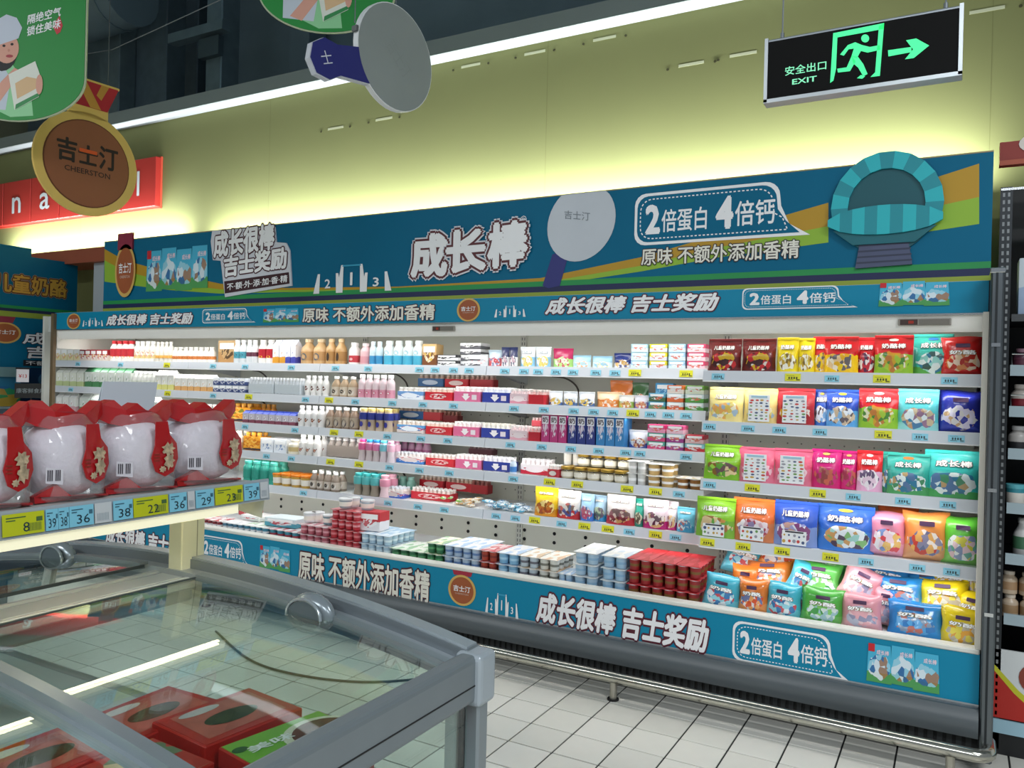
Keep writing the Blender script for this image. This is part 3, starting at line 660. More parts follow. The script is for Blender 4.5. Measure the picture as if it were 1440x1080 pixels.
def bag(name, w, h, t, top, bot, blobs, txt=None, seed=0, tc='ffffff', clear=None):
    """pillow bag, pinched at both ends"""
    rt = root(name); nx, nz = 9, 11; vs_ = []; fs = []; rnd = random.Random(seed)
    ph = [rnd.uniform(0, 6) for _ in range(4)]
    def f(x, z):
        u = z/h; e = max(0, min(1, u/.14, (1-u)/.22)); e = math.sin(e*PI/2)
        return .5*t*e*max(0, 1-(abs(x)/(w/2))**2.6)**.6+.002+.004*math.sin(9*x/w+ph[0])*math.sin(10*u+ph[1])*e
    for s in (-1, 1):
        for j in range(nz+1):
            z = h*j/nz; u = j/nz; pin = 1-.10*math.sin(PI*u)**2+(.06*math.sin(3*u*PI+ph[2]))*.3
            for i in range(nx+1):
                x = -w/2+w*i/nx; dz = .02*h*math.sin(6*x/w+ph[3]) if u > .85 else 0
                vs_.append((x*pin, s*f(x, z)+(.35*t*(u-.5)**2 if u > .7 else 0), z+dz))
    q = (nx+1)*(nz+1)
    for j in range(nz):
        for i in range(nx):
            a = j*(nx+1)+i; fs += [(a, a+1, a+nx+2, a+nx+1), (q+a, q+a+nx+1, q+a+nx+2, q+a+1)]
    for j in range(nz):
        a = j*(nx+1); fs += [(a, a+nx+1, q+a+nx+1, q+a)]; a += nx; fs += [(a, q+a, q+a+nx+1, a+nx+1)]
    for i in range(nx):
        fs += [(i, q+i, q+i+1, i+1)]; a = nz*(nx+1)+i; fs += [(a, a+1, q+a+1, q+a)]
    mk('bag_body', MB().add(vs_, fs), printmat(top, bot, .3, blobs, (.5, .34), (.36, .26), .25, seed, .1, 8, .3), rt, 60, local=True)
    wf = lambda X, Z: -f(X, Z)-.004
    mb = MB(); e = rrect(-w*.16, w*.16, h*.70, h*.80, h*.015, 3); mb.add([(x, wf(x, z), z) for x, z in e], [tuple(range(len(e)))]); mk('brand_patch', mb, mat('4a2c50', .5), rt, local=True)
    if txt: text(txt, -w*.30, w*.30, h*.52, h*.63, 0, mat(tc, .5), rt, .03, 0, ((.05, mat('7a6a2a', .5)),), local=True, warp=wf, lite=True)
    return rt
BOTM = {}
def small_bottle_mesh(r, h, body, cap, waist=False):
    k = (round(r, 4), h, body, cap)
    if k not in BOTM:
        mb = MB().lathe([(r*.85, 0), (r*.96, .03*h), (r*.96, .6*h), (r*.9, .68*h), (r*.58, .8*h), (r*.56, .86*h)], 10)
        mb.lathe([(r*.66, .855*h), (r*.66, .98*h), (r*.55, h)], 10, mi=1)
        BOTM[k] = mb.mesh('bottle', [mat(body, .35), mat(cap, .4)], 40)
    return BOTM[k]
def bottle_pack(name, w, n, m, h, body, cap, sleeve=None, emblem=None, sh=(.04, .68), sl2=None, film=False, txt=None):
    t = root(name); s = w/n; r = s*.485; d = m*s
    me = small_bottle_mesh(r, h, body, cap)
    for j in range(m):
        for i in range(n): link('bottle', me, t, (-w/2+s*(i+.5), -d/2+s*(j+.5), 0))
    if sleeve:
        mb = MB(); a, b = w/2*.995, d/2*.995; z0, z1 = sh[0]*h, sh[1]*h
        P = [(-a, b), (-a, -b+.006), (-a+.006, -b-.001), (a-.006, -b-.001), (a, -b+.006), (a, b)]
        for i in range(5): mb.add([(*P[i], z0), (*P[i+1], z0), (*P[i+1], z1), (*P[i], z1)], [(0, 1, 2, 3)])
        mk('sleeve', mb, sl2 or mat(sleeve, .35), t, local=True)
        if emblem == 'tri':
            hh = z1-z0
            mk('arrow_print', MB().flat([(-w*.02, z0+.1*hh), (w*.14, z0+.55*hh), (w*.07, z0+.55*hh), (w*.07, z0+.8*hh), (-w*.11, z0+.8*hh), (-w*.11, z0+.55*hh), (-w*.18, z0+.55*hh)], -b-.003), mat('e6e2e2', .5), t, local=True)
            mk('panel_print', MB().flat([(w*.2, z0+.2*hh), (w*.38, z0+.2*hh), (w*.38, z0+.7*hh), (w*.2, z0+.7*hh)], -b-.003), mat('d9d0d4', .5), t, local=True)
        elif emblem:
            mk('panel_print', MB().flat(ellipse(0, (z0+z1)/2, w*.3, (z1-z0)*.3, 16), -b-.003), mat(emblem, .5), t, local=True)
        if txt: text(txt, -w*.3, w*.3, z0+(z1-z0)*.3, z0+(z1-z0)*.7, -b-.0045, WHITE if not emblem else mat('c02030', .5), t, .03, local=True)
    if film:
        a, b = w/2+.002, d/2+.002
        mk('shrink_film', MB().box(-a, a, -b, b, .002, h*.97), glass_mat('film', (.97, .97, .97), .8, .15, .06), t, None, .006, local=True)
    return t
CUPM = {}
def cup_pack(name, nx, ny, s, h, cup, lid, lblob=None, tilt=0, band='ffffff'):
    t = root(name); w, d = nx*s, ny*s
    k = (cup, round(s, 3), h)
    if k not in CUPM:
        r = s*.48; mb = MB().lathe([(r*.80, 0), (r*.84, .04*h), (r*.93, .9*h)], 12); mb.lathe([(r, .9*h), (r, .96*h)], 12, mi=1)
        mb.lathe([(r*.885, .36*h), (r*.905, .58*h)], 12, mi=2)
        CUPM[k] = mb.mesh('cup', [mat(cup, .4), mat('d8dadc', .4), mat(band, .5)], 40)
    for j in range(ny):
        for i in range(nx): link('cup', CUPM[k], t, (-w/2+s*(i+.5), -d/2+s*(j+.5), 0))
    mb = MB(); z = .965*h
    mb.box(-w/2*.99, w/2*.99, -d/2*.995, d/2*.995, z, z+.0025)
    mk('foil_lid', mb, printmat(lid, lid, .5, lblob or (lid, 'ffffff'), (.5, .5), (9, 9), .35, 2, 0, 4), t, local=True)
    return t
def jar(name, r, h, fill='d9cdb2', lid='c6a24a'):
    t = root(name)
    mk('contents', MB().lathe([(r*.9, .004), (r*.92, h*.62), (0.0, h*.64)], 14), mat(fill, .5), t, 40, local=True)
    mk('glass', MB().lathe([(r*.95, 0), (r, .03*h), (r, .72*h), (r*.92, .78*h)], 14), glass_mat('jar_glass', (.96, .97, .96), 1), t, 40, local=True)
    mk('lid', MB().lathe([(r*1.0, .77*h), (r*1.03, .80*h), (r*1.03, .97*h), (r*.96, h)], 16), mat(lid, .3, .8), t, 40, local=True)
    mk('jar_label', MB().lathe([(r*1.008, .2*h), (r*1.008, .55*h)], 14), mat('efe9da', .5), t, 40, local=True)
    return t
def candy(name, L, r, c1, c2):
    t = root(name)
    mk('wrapped_body', MB().lathe([(r*.3, -L*.32), (r*.9, -L*.26), (r, 0), (r*.9, L*.26), (r*.3, L*.32)], 8, sy=.55), printmat(c1, c2, .5, (c1, c2, 'f2f2f2'), (.5, .5), (9, 9), .25, 3, .3, 3), t, 50, local=True)
    for s in (-1, 1): mk('twist_end', MB().lathe([(r*.25, s*L*.31), (r*.9, s*L*.5)] if s > 0 else [(r*.9, -L*.5), (r*.25, -L*.31)], 8, sy=.25), mat(c1, .3), t, local=True)
    return t
def tub(name, r, h, body, lid):
    t = root(name)
    mk('tub_body', MB().lathe([(r*.82, 0), (r*.86, .03*h), (r*.97, .82*h)], 14), mat(body, .4), t, 40, local=True)
    mk('lid', MB().lathe([(r*1.02, .82*h), (r*1.02, .97*h), (r*.95, h)], 14), mat(lid, .35), t, 40, local=True)
    mk('label_band', MB().lathe([(r*.90, .2*h), (r*.955, .65*h)], 14), mat('efeae0', .5), t, 40, local=True)
    return t
# ------------------------------------------------------------------ placing
NR = [0]
ORD = ('first', 'second', 'third', 'fourth', 'fifth', 'sixth', 'seventh', 'eighth', 'ninth', 'tenth')
def row(sh, px0, px1, n, build, label, cat, rows=1, d=None, dy=.02, z=0, jit=0, wf=.97):
    if sh in ('S1', 'S2'): rows = 1            # at eye height the rows behind cannot be seen
    fy, sz = SH[sh]; Y = fy+dy; NR[0] += 1; key = NR[0]
    x0, x1 = XA(px0, Y, sz+.04), XA(px1, Y, sz+.04); s = (x1-x0)/n; wd = s*wf; d = d or wd
    grp = None
    if n*rows > 1: grp = 'row of '+cat+' items: '+' '.join(label.split()[:9])
    for j in range(rows):
        for i in range(n):
            lab = label
            if n > 1: lab += ', '+ORD[i]+' from left'
            if j: lab += ', behind' if j == 1 else ', rearmost'
            put(key, lambda: build(wd), (x0+s*(i+.5), Y+d/2+j*(d+.004), sz+z+.0005), (0, 0, random.uniform(-jit, jit)), lab, cat, grp)
# ================================================================== goods on the left shelves
def B(*a, **k): return lambda w: bottle('drink_bottle', a[0], w/2, *a[1:], **k)
def G(h, *a, d=.07, **k): return lambda w: gable('milk_carton', w, d, h, *a, **k)
def X_(h, *a, d=.08, name='food_box', **k): return lambda w: box(name, w, d, h, *a, **k)
def P_(h, t, *a, name='snack_pouch', **k): return lambda w: pouch(name, w, h, t, *a, **k)
def K(n, m, h, *a, **k): return lambda w: bottle_pack('drink_pack', w, n, m, h, *a, **k)
T1, T2, T3, T4, T5 = 'top shelf', 'second shelf', 'third shelf', 'fourth shelf', 'fifth shelf'
# ---- top shelf
row('S1', 76, 112, 4, X_(.105, 'f0eee6', 'f3e7b8', ('e8c84a', 'e4b0a0', 'f4f4f0'), name='milk_box'), 'white and pale yellow milk box, far left of top shelf', 'box', 2)
row('S1', 112, 152, 5, X_(.095, 'a83238', 'e8dcd0', ('ffffff', 'b8202c', 'd8a030'), name='milk_box'), 'red and white patterned milk box on the top shelf', 'box', 2)
row('S1', 152, 184, 4, B(.165, 'f4f2ec', 'd23038', 'c8323c', (.25, .62), em=('e8c040', .16, .28, .6)), 'white yogurt bottle with red cap and band, top shelf', 'bottle', 2)
row('S1', 186, 215, 4, B(.16, 'f1efe8', 'f6f4ee', None, lmat=printmat('f3f0e6', 'e8d49a', .4, ('d9a0a0', 'e8c860', 'f4f4f0'), (.5, .5), (.4, .4))), 'white bottle with flowery pale print beside the red-capped bottles', 'bottle', 2)
row('S1', 216, 240, 4, B(.155, 'f2efe6', 'f5f2ea', 'e8b25a', (.2, .34), 'slim'), 'tall white bottle with orange spot band on the top shelf', 'bottle', 2)
row('S1', 240, 298, 8, B(.115, 'f3f1ea', 'f7f6f2', 'd98a4a', (.22, .42), em=('c85a2a', .26, .40, .5)), 'short white bottle with small orange label on the top shelf', 'bottle', 3)
row('S1', 299, 325, 1, X_(.165, 'c9a676', 'b98e5c', ('3a2a1c', 'c9a676'), d=.1, name='milk_box'), 'tall tan carton with dark oval emblem on the top shelf', 'box')
row('S1', 326, 343, 2, B(.165, 'e9eef0', 'f0f2f2', '4f9fb0', (.22, .5), em=('2a4a60', .30, .42, .5)), 'white bottle with teal band beside the tan carton', 'bottle')
row('S1', 344, 359, 2, B(.165, 'eaeef0', 'f0f2f2', '6a3a4a', (.3, .48)), 'white bottle with dark maroon band on the top shelf', 'bottle')
row('S1', 360, 382, 2, B(.165, 'f0eeea', 'f2f0ec', 'b51f30', (.24, .62), em=('e8d838', .24, .34, .5)), 'white bottle with wide crimson label on the top shelf', 'bottle')
row('S1', 383, 402, 2, G(.165, 'e6e8f0', 'dfe3f0', 'e0a03a'), 'milk carton with orange foot and blue emblem on the top shelf', 'carton')
row('S1', 402, 417, 2, G(.165, 'e6e8f0', 'dfe3f0', '4a4fae'), 'milk carton with violet foot on the top shelf', 'carton')
row('S1', 418, 453, 2, B(.17, 'cda97a', 'e2cba4', 'b98f5e', (.15, .5), 'milk', em=('5a6470', .16, .44, .45, 'cda97a')), 'big beige bottle with round grey emblem on the top shelf', 'bottle')
row('S1', 454, 481, 2, B(.17, 'c39c68', 'd8ba8c', 'a97e4a', (.15, .5), 'milk', em=('3a2c20', .14, .46, .28)), 'big tan bottle with narrow dark lettering on the top shelf', 'bottle')
row('S1', 487, 500, 1, B(.145, 'efebe6', 'f5f3f0', 'c0424a', (.12, .42), em=('d02c3a', .14, .38, .6, 'f0b0b0')), 'single white bottle with red disc standing alone on the top shelf', 'bottle')
row('S1', 503, 516, 1, B(.14, 'e6b8bc', 'f0dada', 'd99aa2', (.1, .4)), 'single pink bottle beside the blue-footed bottles', 'bottle')
row('S1', 517, 535, 2, B(.15, 'cfe3ea', 'dfeff4', '3f93c4', (.06, .40)), 'pale blue bottle with deep blue foot on the top shelf', 'bottle')
row('S1', 536, 591, 4, B(.155, 'e4eeee', 'eff5f3', '4fb0cf', (.04, .40), em=('9fd0e0', .42, .60, .5, 'e8f4f6')), 'fat white bottle with turquoise foot on the top shelf', 'bottle')
row('S1', 591, 612, 1, X_(.135, 'd8b27a', '7a4a2a', ('e8c860', 'f4ead8', '7a4a2a'), d=.08), 'picture box with yellow and brown food print on the top shelf', 'box')
for k in range(2): row('S1', 608, 641, 1, X_(.034, '2b2b2e', 'e8e8e8', ('f0f0f0', '222226'), d=.11), ('lower', 'upper')[k]+' flat black and white box of the pair on the top shelf', 'box', z=k*.036)
for k in range(4): row('S1', 643, 674, 1, X_(.034, 'e9eaec', '6a6a70', ('2e2e34', 'f0f0f0'), d=.11), ('lowest', 'second lowest', 'second highest', 'highest')[k]+' flat white box with black lettering in the stack of four', 'box', z=k*.036, dy=.06)
row('S1', 648, 680, 1, X_(.075, 'dde0e2', 'd0d4d8', ('e8b0b0', 'eef0f2', 'c8ccd2'), d=.03), 'pale grey cheese box leaning before the lettered white boxes', 'box')
row('S1', 681, 702, 1, P_(.10, .04, 'b9cfdc', 'c9525a', ('e8eef2', '7a9cc0', 'd05058')), 'rounded grey-blue pouch with red foot on the top shelf', 'pouch')
row('S1', 702, 725, 2, P_(.115, .035, '2c3560', 'e8e6e6', ('f2f0f0', '2c3560', 'c8a0b0')), 'navy and white snack pouch on the top shelf', 'pouch')
row('S1', 726, 770, 2, P_(.118, .035, 'e9eef2', '8fc4e0', ('e8c83c', 'f0d860', 'f2f4f4'), '奶酪', tc='f4f4f4', ol=mat('6f93ac', .5)), 'white cheese pouch with blue sides and yellow slice print', 'pouch')
row('S1', 771, 800, 1, P_(.11, .03, 'c42a62', 'a9d87a', ('c42a62', 'b8e48a', 'f0f0e0'), split=.45), 'magenta and lime green cheese slice pack on the top shelf', 'pouch')
row('S1', 800, 826, 1, P_(.072, .03, 'a9d6e8', 'cfe6ee', ('f0b070', 'f4f0e8', 'a9d6e8')), 'light blue slice pack with orange print left of its twin', 'pouch')
row('S1', 827, 856, 1, P_(.068, .03, 'a2d2ea', 'd8ecf2', ('f0e0a0', 'f4f0e8', '8fc4e0')), 'light blue slice pack with cream print right of its twin', 'pouch')
row('S1', 858, 886, 1, P_(.085, .05, '26357c', 'd9dbe6', ('f0f0f4', '26357c', 'e0b050'), split=.35), 'navy and silver bag before the small box stacks', 'pouch')
def stack(sh, a, b, specs, d=.09, hh=.043, dy=.02):
    for k, (c1, c2, lab) in enumerate(specs):
        row(sh, a, b, 1, X_(hh, c1, c2, ('f0f2f2', c2, 'd86a50'), seed=k+a, d=d), lab, 'box', z=k*(hh+.0008), dy=dy)
for a, b, c1, c2, nm in ((886, 911, 'a9d0e6', 'd8ecf4', 'pale blue'), (912, 938, 'e6d62a', 'd9d9e4', 'yellow'), (939, 964, '9fcbe6', 'cfe4f0', 'sky blue'), (965, 992, 'd84a70', 'f0d0d8', 'rose red')):
    stack('S1', a, b, [(c1, c2, q+' '+nm+' cheese portion box at the right end of the top left shelf') for q in ('bottom', 'middle', 'top')])
# ---- second shelf
row('S2', 76, 115, 4, G(.15, 'eef0e4', 'f2f4ea', 'c8d49a'), 'white and pale green milk carton, far left of second shelf', 'carton', 2)
row('S2', 116, 182, 6, G(.165, 'eef2ea', '3f7a52', '4f8a5a'), 'milk carton with dark green gable top on the second shelf', 'carton', 2)
row('S2', 184, 216, 5, B(.14, 'f0f0ea', 'f6f6f2', 'e0e4d8', (.2, .5)), 'plain white bottle between green and yellow cartons on the second shelf', 'bottle', 2)
row('S2', 217, 244, 3, G(.15, 'f0efe8', 'f4f3ee', 'e4e08a'), 'white milk carton with yellow foot on the second shelf', 'carton', 2)
row('S2', 245, 300, 6, G(.125, 'f0eee8', 'f4f3ee', 'e6b070'), 'small white carton with orange fruit print on the second shelf', 'carton', 2)
for k in range(2): row('S2', 301, 347, 5, X_(.052, 'e4e8f0', '4a5a8c', ('2e3a70', 'f0f2f6', '4a5a9c'), d=.09, name='milk_box'), ('lower', 'upper')[k]+' layer blue and white porcelain patterned milk box on the second shelf', 'box', 1, z=k*.054)
row('S2', 349, 424, 2, K(8, 2, .115, 'dfe5ea', 'f4f6f8', 'd3dde4', None, (.08, .62), film=True), 'shrink wrapped pack of white bottles with pale blue sleeve, second shelf', 'bottle pack', 2, d=.05)
row('S2', 426, 459, 4, B(.135, 'efedea', 'f6f5f3', None, lmat=printmat('efedea', 'f2f0ec', .5, ('6a3020', 'efedea', 'efedea'), (.5, .5), (.25, .25), cells=3), shape='slim', em=('6a3020', .28, .50, .35)), 'slim white bottle with brown drop print on the second shelf', 'bottle', 2)
row('S2', 463, 498, 3, B(.135, 'b39a7c', 'eceae6', 'd4c6b2', (.1, .5), 'milk', em=('e4ded4', .10, .46, .75, '4a4038')), 'coffee brown bottle with white cap and round emblem on second shelf', 'bottle', 2)
row('S2', 501, 551, 5, B(.15, 'eed9dd', 'f6f2f2', 'd995a8', (.05, .38), em=('d85a78', .18, .30, .5, 'f4e4e8')), 'tall white bottle with pink foot on the second shelf', 'bottle', 2)
row('S2', 552, 590, 1, K(5, 3, .078, 'e6e0d8', 'f4f2ec', '5b8fc8', 'e8eef4', sl2=printmat('6f9fd4', 'e4eaf0', .5, ('f2f2f2', '3f6fb4', 'c8d8e8'), (.5, .5), (.4, .3), ax='xz')), 'blue sleeved pack of small bottles at the front of the second shelf', 'bottle pack')
row('S2', 591, 631, 1, K(5, 3, .08, 'e8c9b8', 'f2ece4', 'c92432', 'f0dcd8', txt='优'), 'red sleeved pack of small bottles at the front of the second shelf', 'bottle pack')
row('S2', 578, 616, 1, K(5, 2, .08, 'e3c4b2', 'e8dcd0', '3a6a9c', 'c8d8e8'), 'blue and red pack in the back row above the front packs, second shelf', 'bottle pack', dy=.15, z=.082)
row('S2', 617, 652, 1, K(5, 2, .08, 'e3c4b2', 'e8dcd0', 'c8232f', 'f0d8d4'), 'left of two red packs in the back row of the second shelf', 'bottle pack', dy=.15, z=.082)
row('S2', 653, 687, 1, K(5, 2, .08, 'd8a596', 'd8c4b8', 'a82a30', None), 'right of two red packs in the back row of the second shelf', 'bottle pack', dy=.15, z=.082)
row('S2', 632, 671, 1, K(5, 3, .092, 'ecdcdc', 'f6f2f0', 'd46a92', 'tri'), 'pink sleeved drink pack with white arrow on the second shelf', 'bottle pack')
row('S2', 672, 713, 1, K(5, 3, .092, 'dfe2ec', 'f4f4f6', '2a3a94', 'tri'), 'navy sleeved drink pack with white arrow on the second shelf', 'bottle pack')
row('S2', 714, 741, 1, K(4, 3, .088, 'ecd4d6', 'e8e2de', 'e3c6cc', 'f0e0e2', sl2=printmat('e6cdd2', 'd890a0', .3, ('c03a56', 'f0e4e6', 'f0e4e6'), (.5, .5), (.4, .25))), 'pale pink drink pack with red script on the second shelf', 'bottle pack')
row('S2', 742, 766, 1, K(3, 3, .086, 'e6b8b4', 'e8d8d2', 'be2430', None), 'narrow crimson drink pack beside white pouches on the second shelf', 'bottle pack')
for a, b, nm in ((767, 787, 'first'), (788, 808, 'second'), (809, 832, 'third')): row('S2', a, b, 1, P_(.082, .035, 'e8ecf0', '4a6a9c', ('e8c030', 'f2f4f4', '35507f', 'e8c030'), split=.25, seed=a), nm+' white pouch with yellow cheese print, counted from the crimson pack', 'pouch')
row('S2', 832, 868, 1, P_(.085, .05, 'e9c9a0', 'e08a3a', ('f4ece4', 'e0762a', 'e8a060')), 'orange and white pouch lying low on the second shelf', 'pouch')
row('S2', 851, 884, 1, P_(.15, .05, 'd9762a', 'e89a2a', ('f0e0c8', 'c85a1c', 'f0b050')), 'tall orange pouch standing at the back of the second shelf', 'pouch', dy=.12)
row('S2', 884, 908, 1, P_(.14, .05, '3a6a3c', '6a4a2c', ('b86a4a', 'd8c8a0', '2a4a2c')), 'dark green pouch standing at the back of the second shelf', 'pouch', dy=.14)
row('S2', 866, 888, 1, P_(.072, .03, 'e4e2da', '8fae4a', ('c8604a', 'f0e6d8', 'e0b060')), 'small white pouch with green foot on the second shelf', 'pouch')
row('S2', 888, 910, 1, P_(.072, .03, 'dfdce4', '7a6ab0', ('c8604a', 'f0e6d8', 'e8a060')), 'small white pouch with violet foot on the second shelf', 'pouch')
stack('S2', 911, 936, (('4f9fb8', '6a8a5a', 'lower teal and green portion box, leftmost stack of the second shelf'), ('5aa4c0', '4a6a4a', 'upper teal and green portion box, leftmost stack of the second shelf')))
row('S2', 918, 945, 1, X_(.08, '4a9fd0', '6fb4dc', ('9fd0ea', '3a80b8'), d=.05), 'light blue box standing behind the portion stacks on the second shelf', 'box', dy=.13, z=.06)
stack('S2', 937, 961, (('d8e6ea', 'd86a3a', 'bottom white and orange portion box on the second shelf'), ('d8e6ea', 'd86a3a', 'middle white and orange portion box on the second shelf'), ('e2763a', 'f0e4da', 'top orange lidded portion box on the second shelf')))
stack('S2', 962, 990, (('d8e8ea', '5aa04a', 'bottom white and green portion box on the second shelf'), ('d8e8ea', '5aa04a', 'middle white and green portion box on the second shelf'), ('7ab04a', 'e4ecd8', 'top green lidded portion box on the second shelf')))
# ---- third shelf
row('S3', 76, 104, 3, G(.15, 'f0f0ec', 'f4f4f0', 'e0b0b8'), 'white carton with pink foot at the far left of the third shelf', 'carton')
row('S3', 105, 135, 2, G(.15, 'e4ece4', 'eef2ec', '6f9a6a'), 'white carton with green lettered foot on the third shelf', 'carton')
row('S3', 200, 222, 3, G(.15, 'f0efec', 'f4f4f2', 'b8a090'), 'white carton with grey-brown print right of the paper card', 'carton')
row('S3', 223, 250, 4, B(.13, 'f1efea', 'f7f6f2', 'c9a080', (.1, .35)), 'white bottle with tan foot left of the small bottle row, third shelf', 'bottle')
row('S3', 251, 294, 7, B(.115, 'f0efea', 'f6f5f2', 'cfa676', (.1, .38)), 'small white bottle with tan label on the third shelf', 'bottle', 2)
row('S3', 295, 338, 1, K(5, 2, .13, 'e08f1e', 'f0b040', 'd9861a', None, (.04, .8), sl2=printmat('e69a22', '3a2a3a', .16, ('f0c060', 'c86a14', '5a7a2a', 'e8a030'), (.5, .55), (.6, .4), cells=8)), 'orange juice multipack on the third shelf', 'bottle pack', dy=.02)
row('S3', 340, 415, 8, G(.09, 'd9d2dc', '3f56b8', '8a4a5c', d=.06), 'mini carton with blue gable and brown foot on the third shelf', 'carton', 2)
row('S3', 344, 385, 6, B(.13, 'e0952a', 'e8a63c', None), 'orange bottle behind the blue-topped mini cartons', 'bottle', dy=.2)
row('S3', 416, 453, 4, B(.14, 'eeecea', 'f6f5f3', None, lmat=printmat('eeecea', 'eeecea', .5, ('7a4630', 'eeecea', 'd88a4a'), (.5, .4), (.25, .25), cells=3), shape='slim', em=('8a4a30', .24, .42, .35)), 'slim white bottle with brown drop print on the third shelf', 'bottle', 2)
row('S3', 455, 500, 4, B(.14, '8f7866', 'eceae6', 'b9a894', (.1, .55), 'milk', em=('3c3a48', .10, .46, .6, 'c8bcae')), 'brown milk coffee bottle with white cap on the third shelf', 'bottle', 2)
row('S3', 502, 548, 4, B(.145, 'cdb8a0', 'e4cf84', '2f3a8e', (.5, .8), 'hour', em=('3a3a9a', .18, .42, .4)), 'bottle with navy collar and pale gold cap on the third shelf', 'bottle', 2)
row('S3', 549, 590, 1, K(6, 3, .075, 'e6d8cc', 'f2efe8', '3f86c4', 'e8eef4', sl2=printmat('5f9fd4', 'd8ccc8', .4, ('f2f2f2', '2f6fb4', 'c84040'), (.5, .5), (.5, .3))), 'blue sleeved pack of small bottles on the third shelf', 'bottle pack')
row('S3', 591, 629, 1, K(6, 3, .075, 'e6c8b8', 'f0eae2', 'c62833', 'f0d4d0', txt='优'), 'red sleeved pack of small bottles at the front of the third shelf', 'bottle pack')
row('S3', 549, 588, 1, K(6, 2, .08, 'e4c8b4', 'ece6dc', '3a6fae', 'd8e2ec'), 'blue pack in the back row of the third shelf', 'bottle pack', dy=.16, z=.076)
row('S3', 589, 616, 1, K(4, 2, .08, 'e0bca8', 'e8dcd0', 'b83038', None), 'brighter red pack in the back row of the third shelf', 'bottle pack', dy=.16, z=.076)
row('S3', 617, 640, 1, K(4, 2, .08, '9a5a4c', 'a8786a', '7a2024', None), 'dark shaded red pack at the right of the third shelf back row', 'bottle pack', dy=.18, z=.06)  # back-row shade is painted in: bottles, caps and sleeve all darkened
row('S3', 630, 668, 1, K(6, 3, .088, 'ecdcdc', 'f4f0ee', 'd2668e', 'tri'), 'pink sleeved drink pack with white arrow on the third shelf', 'bottle pack')
row('S3', 669, 711, 1, K(6, 3, .088, 'e2dfd8', 'f0ece0', '293a90', 'tri'), 'navy sleeved drink pack with white arrow on the third shelf', 'bottle pack')
row('S3', 714, 741, 1, K(4, 3, .085, 'ecd4d6', 'f0e8e6', 'e3c6cc', 'f0e0e2', sl2=printmat('ead6da', 'e0a8b4', .3, ('c03a56', 'f0e4e6', 'f0e4e6'), (.5, .5), (.4, .25))), 'pale pink drink pack with red script on the third shelf', 'bottle pack')
row('S3', 742, 760, 1, K(3, 3, .082, 'e6b8b4', 'ecdcd6', 'be2434', None), 'narrow crimson drink pack on the third shelf', 'bottle pack')
row('S3', 745, 760, 1, K(3, 2, .05, 'e6b8b4', 'ecdcd6', 'c8505a', None), 'rose pack stacked on the crimson one on the third shelf', 'bottle pack', dy=.08, z=.083)
for a, b, c, nm in ((761, 797, 'b83a78', 'magenta'), (798, 837, '2e3a80', 'navy'), (838, 878, '3a82bc', 'sky blue')):
    row('S3', a, b, 3, X_(.17, c, c, ('e4e6ee', c, 'd8c0d0'), split=.5, d=.06, name='milk_box', txt='奶', tc='e9e9ee'), nm+' tall milk box with white label on third shelf', 'box', 2)
row('S3', 879, 908, 1, P_(.095, .045, 'dfe2e8', '3a5aa8', ('8a3a2c', 'e8a860', 'f0f0f0'), split=.3), 'white bag with blue foot and brown emblem on the third shelf', 'pouch')
stack('S3', 909, 935, (('5fae9a', 'd84a80', 'bottom green and pink portion box, leftmost third shelf stack'), ('5fae9a', 'd84a80', 'middle green and pink portion box, leftmost third shelf stack'), ('d8407c', 'f0a0c0', 'hot pink portion box topping the leftmost third shelf stack')))
stack('S3', 936, 961, (('cfe2e8', 'a0408a', 'bottom white and purple portion box on the third shelf'), ('cfe2e8', 'a0408a', 'middle white and purple portion box on the third shelf'), ('d85a8c', 'f0c8d8', 'pink lidded portion box topping the purple third shelf stack')))
stack('S3', 962, 990, (('8fd0d8', 'c8343c', 'bottom aqua and red portion box on the third shelf'), ('b8283a', 'e8c0c4', 'wine red portion box topping the aqua one on the third shelf')))
# ---- fourth shelf
row('S4', 318, 336, 2, B(.13, 'eee6d8', 'f2eee6', 'd8b080', (.1, .4)), 'cream bottle at the left end of the fourth shelf', 'bottle', 2)
row('S4', 337, 361, 1, K(3, 2, .125, 'e0901e', 'e8a63a', 'da8a1c', None, (.04, .8), sl2=printmat('e8a02a', '3a2a30', .14, ('f0c060', 'c86a14', 'e8a030'), (.5, .55), (.6, .4), cells=8)), 'orange juice multipack on the fourth shelf', 'bottle pack')
row('S4', 362, 400, 2, X_(.095, 'e3e6ea', 'd8dde4', ('5a80b4', 'e8ecf0', 'e8ecf0'), d=.08, name='milk_box'), 'white multipack with round blue seal on the fourth shelf', 'box', 2)
row('S4', 401, 416, 1, B(.10, 'e8e0cc', 'efe8d8', 'd4bc84', (.2, .5)), 'stout cream bottle beside the round seal packs on the fourth shelf', 'bottle')
row('S4', 417, 447, 3, B(.135, 'edeae6', 'f5f3f0', None, lmat=printmat('edeae6', 'edeae6', .5, ('8a4630', 'edeae6', 'd87a3a'), (.5, .4), (.25, .25), cells=3), shape='slim', em=('8a4630', .20, .36, .4)), 'slim white bottle with brown drop print on the fourth shelf', 'bottle', 2)
row('S4', 449, 499, 1, K(5, 3, .13, '9a8c80', 'eae8e4', '8a7c70', None, (.05, .6), film=True), 'film wrapped pack of grey-brown bottles on the fourth shelf', 'bottle pack')
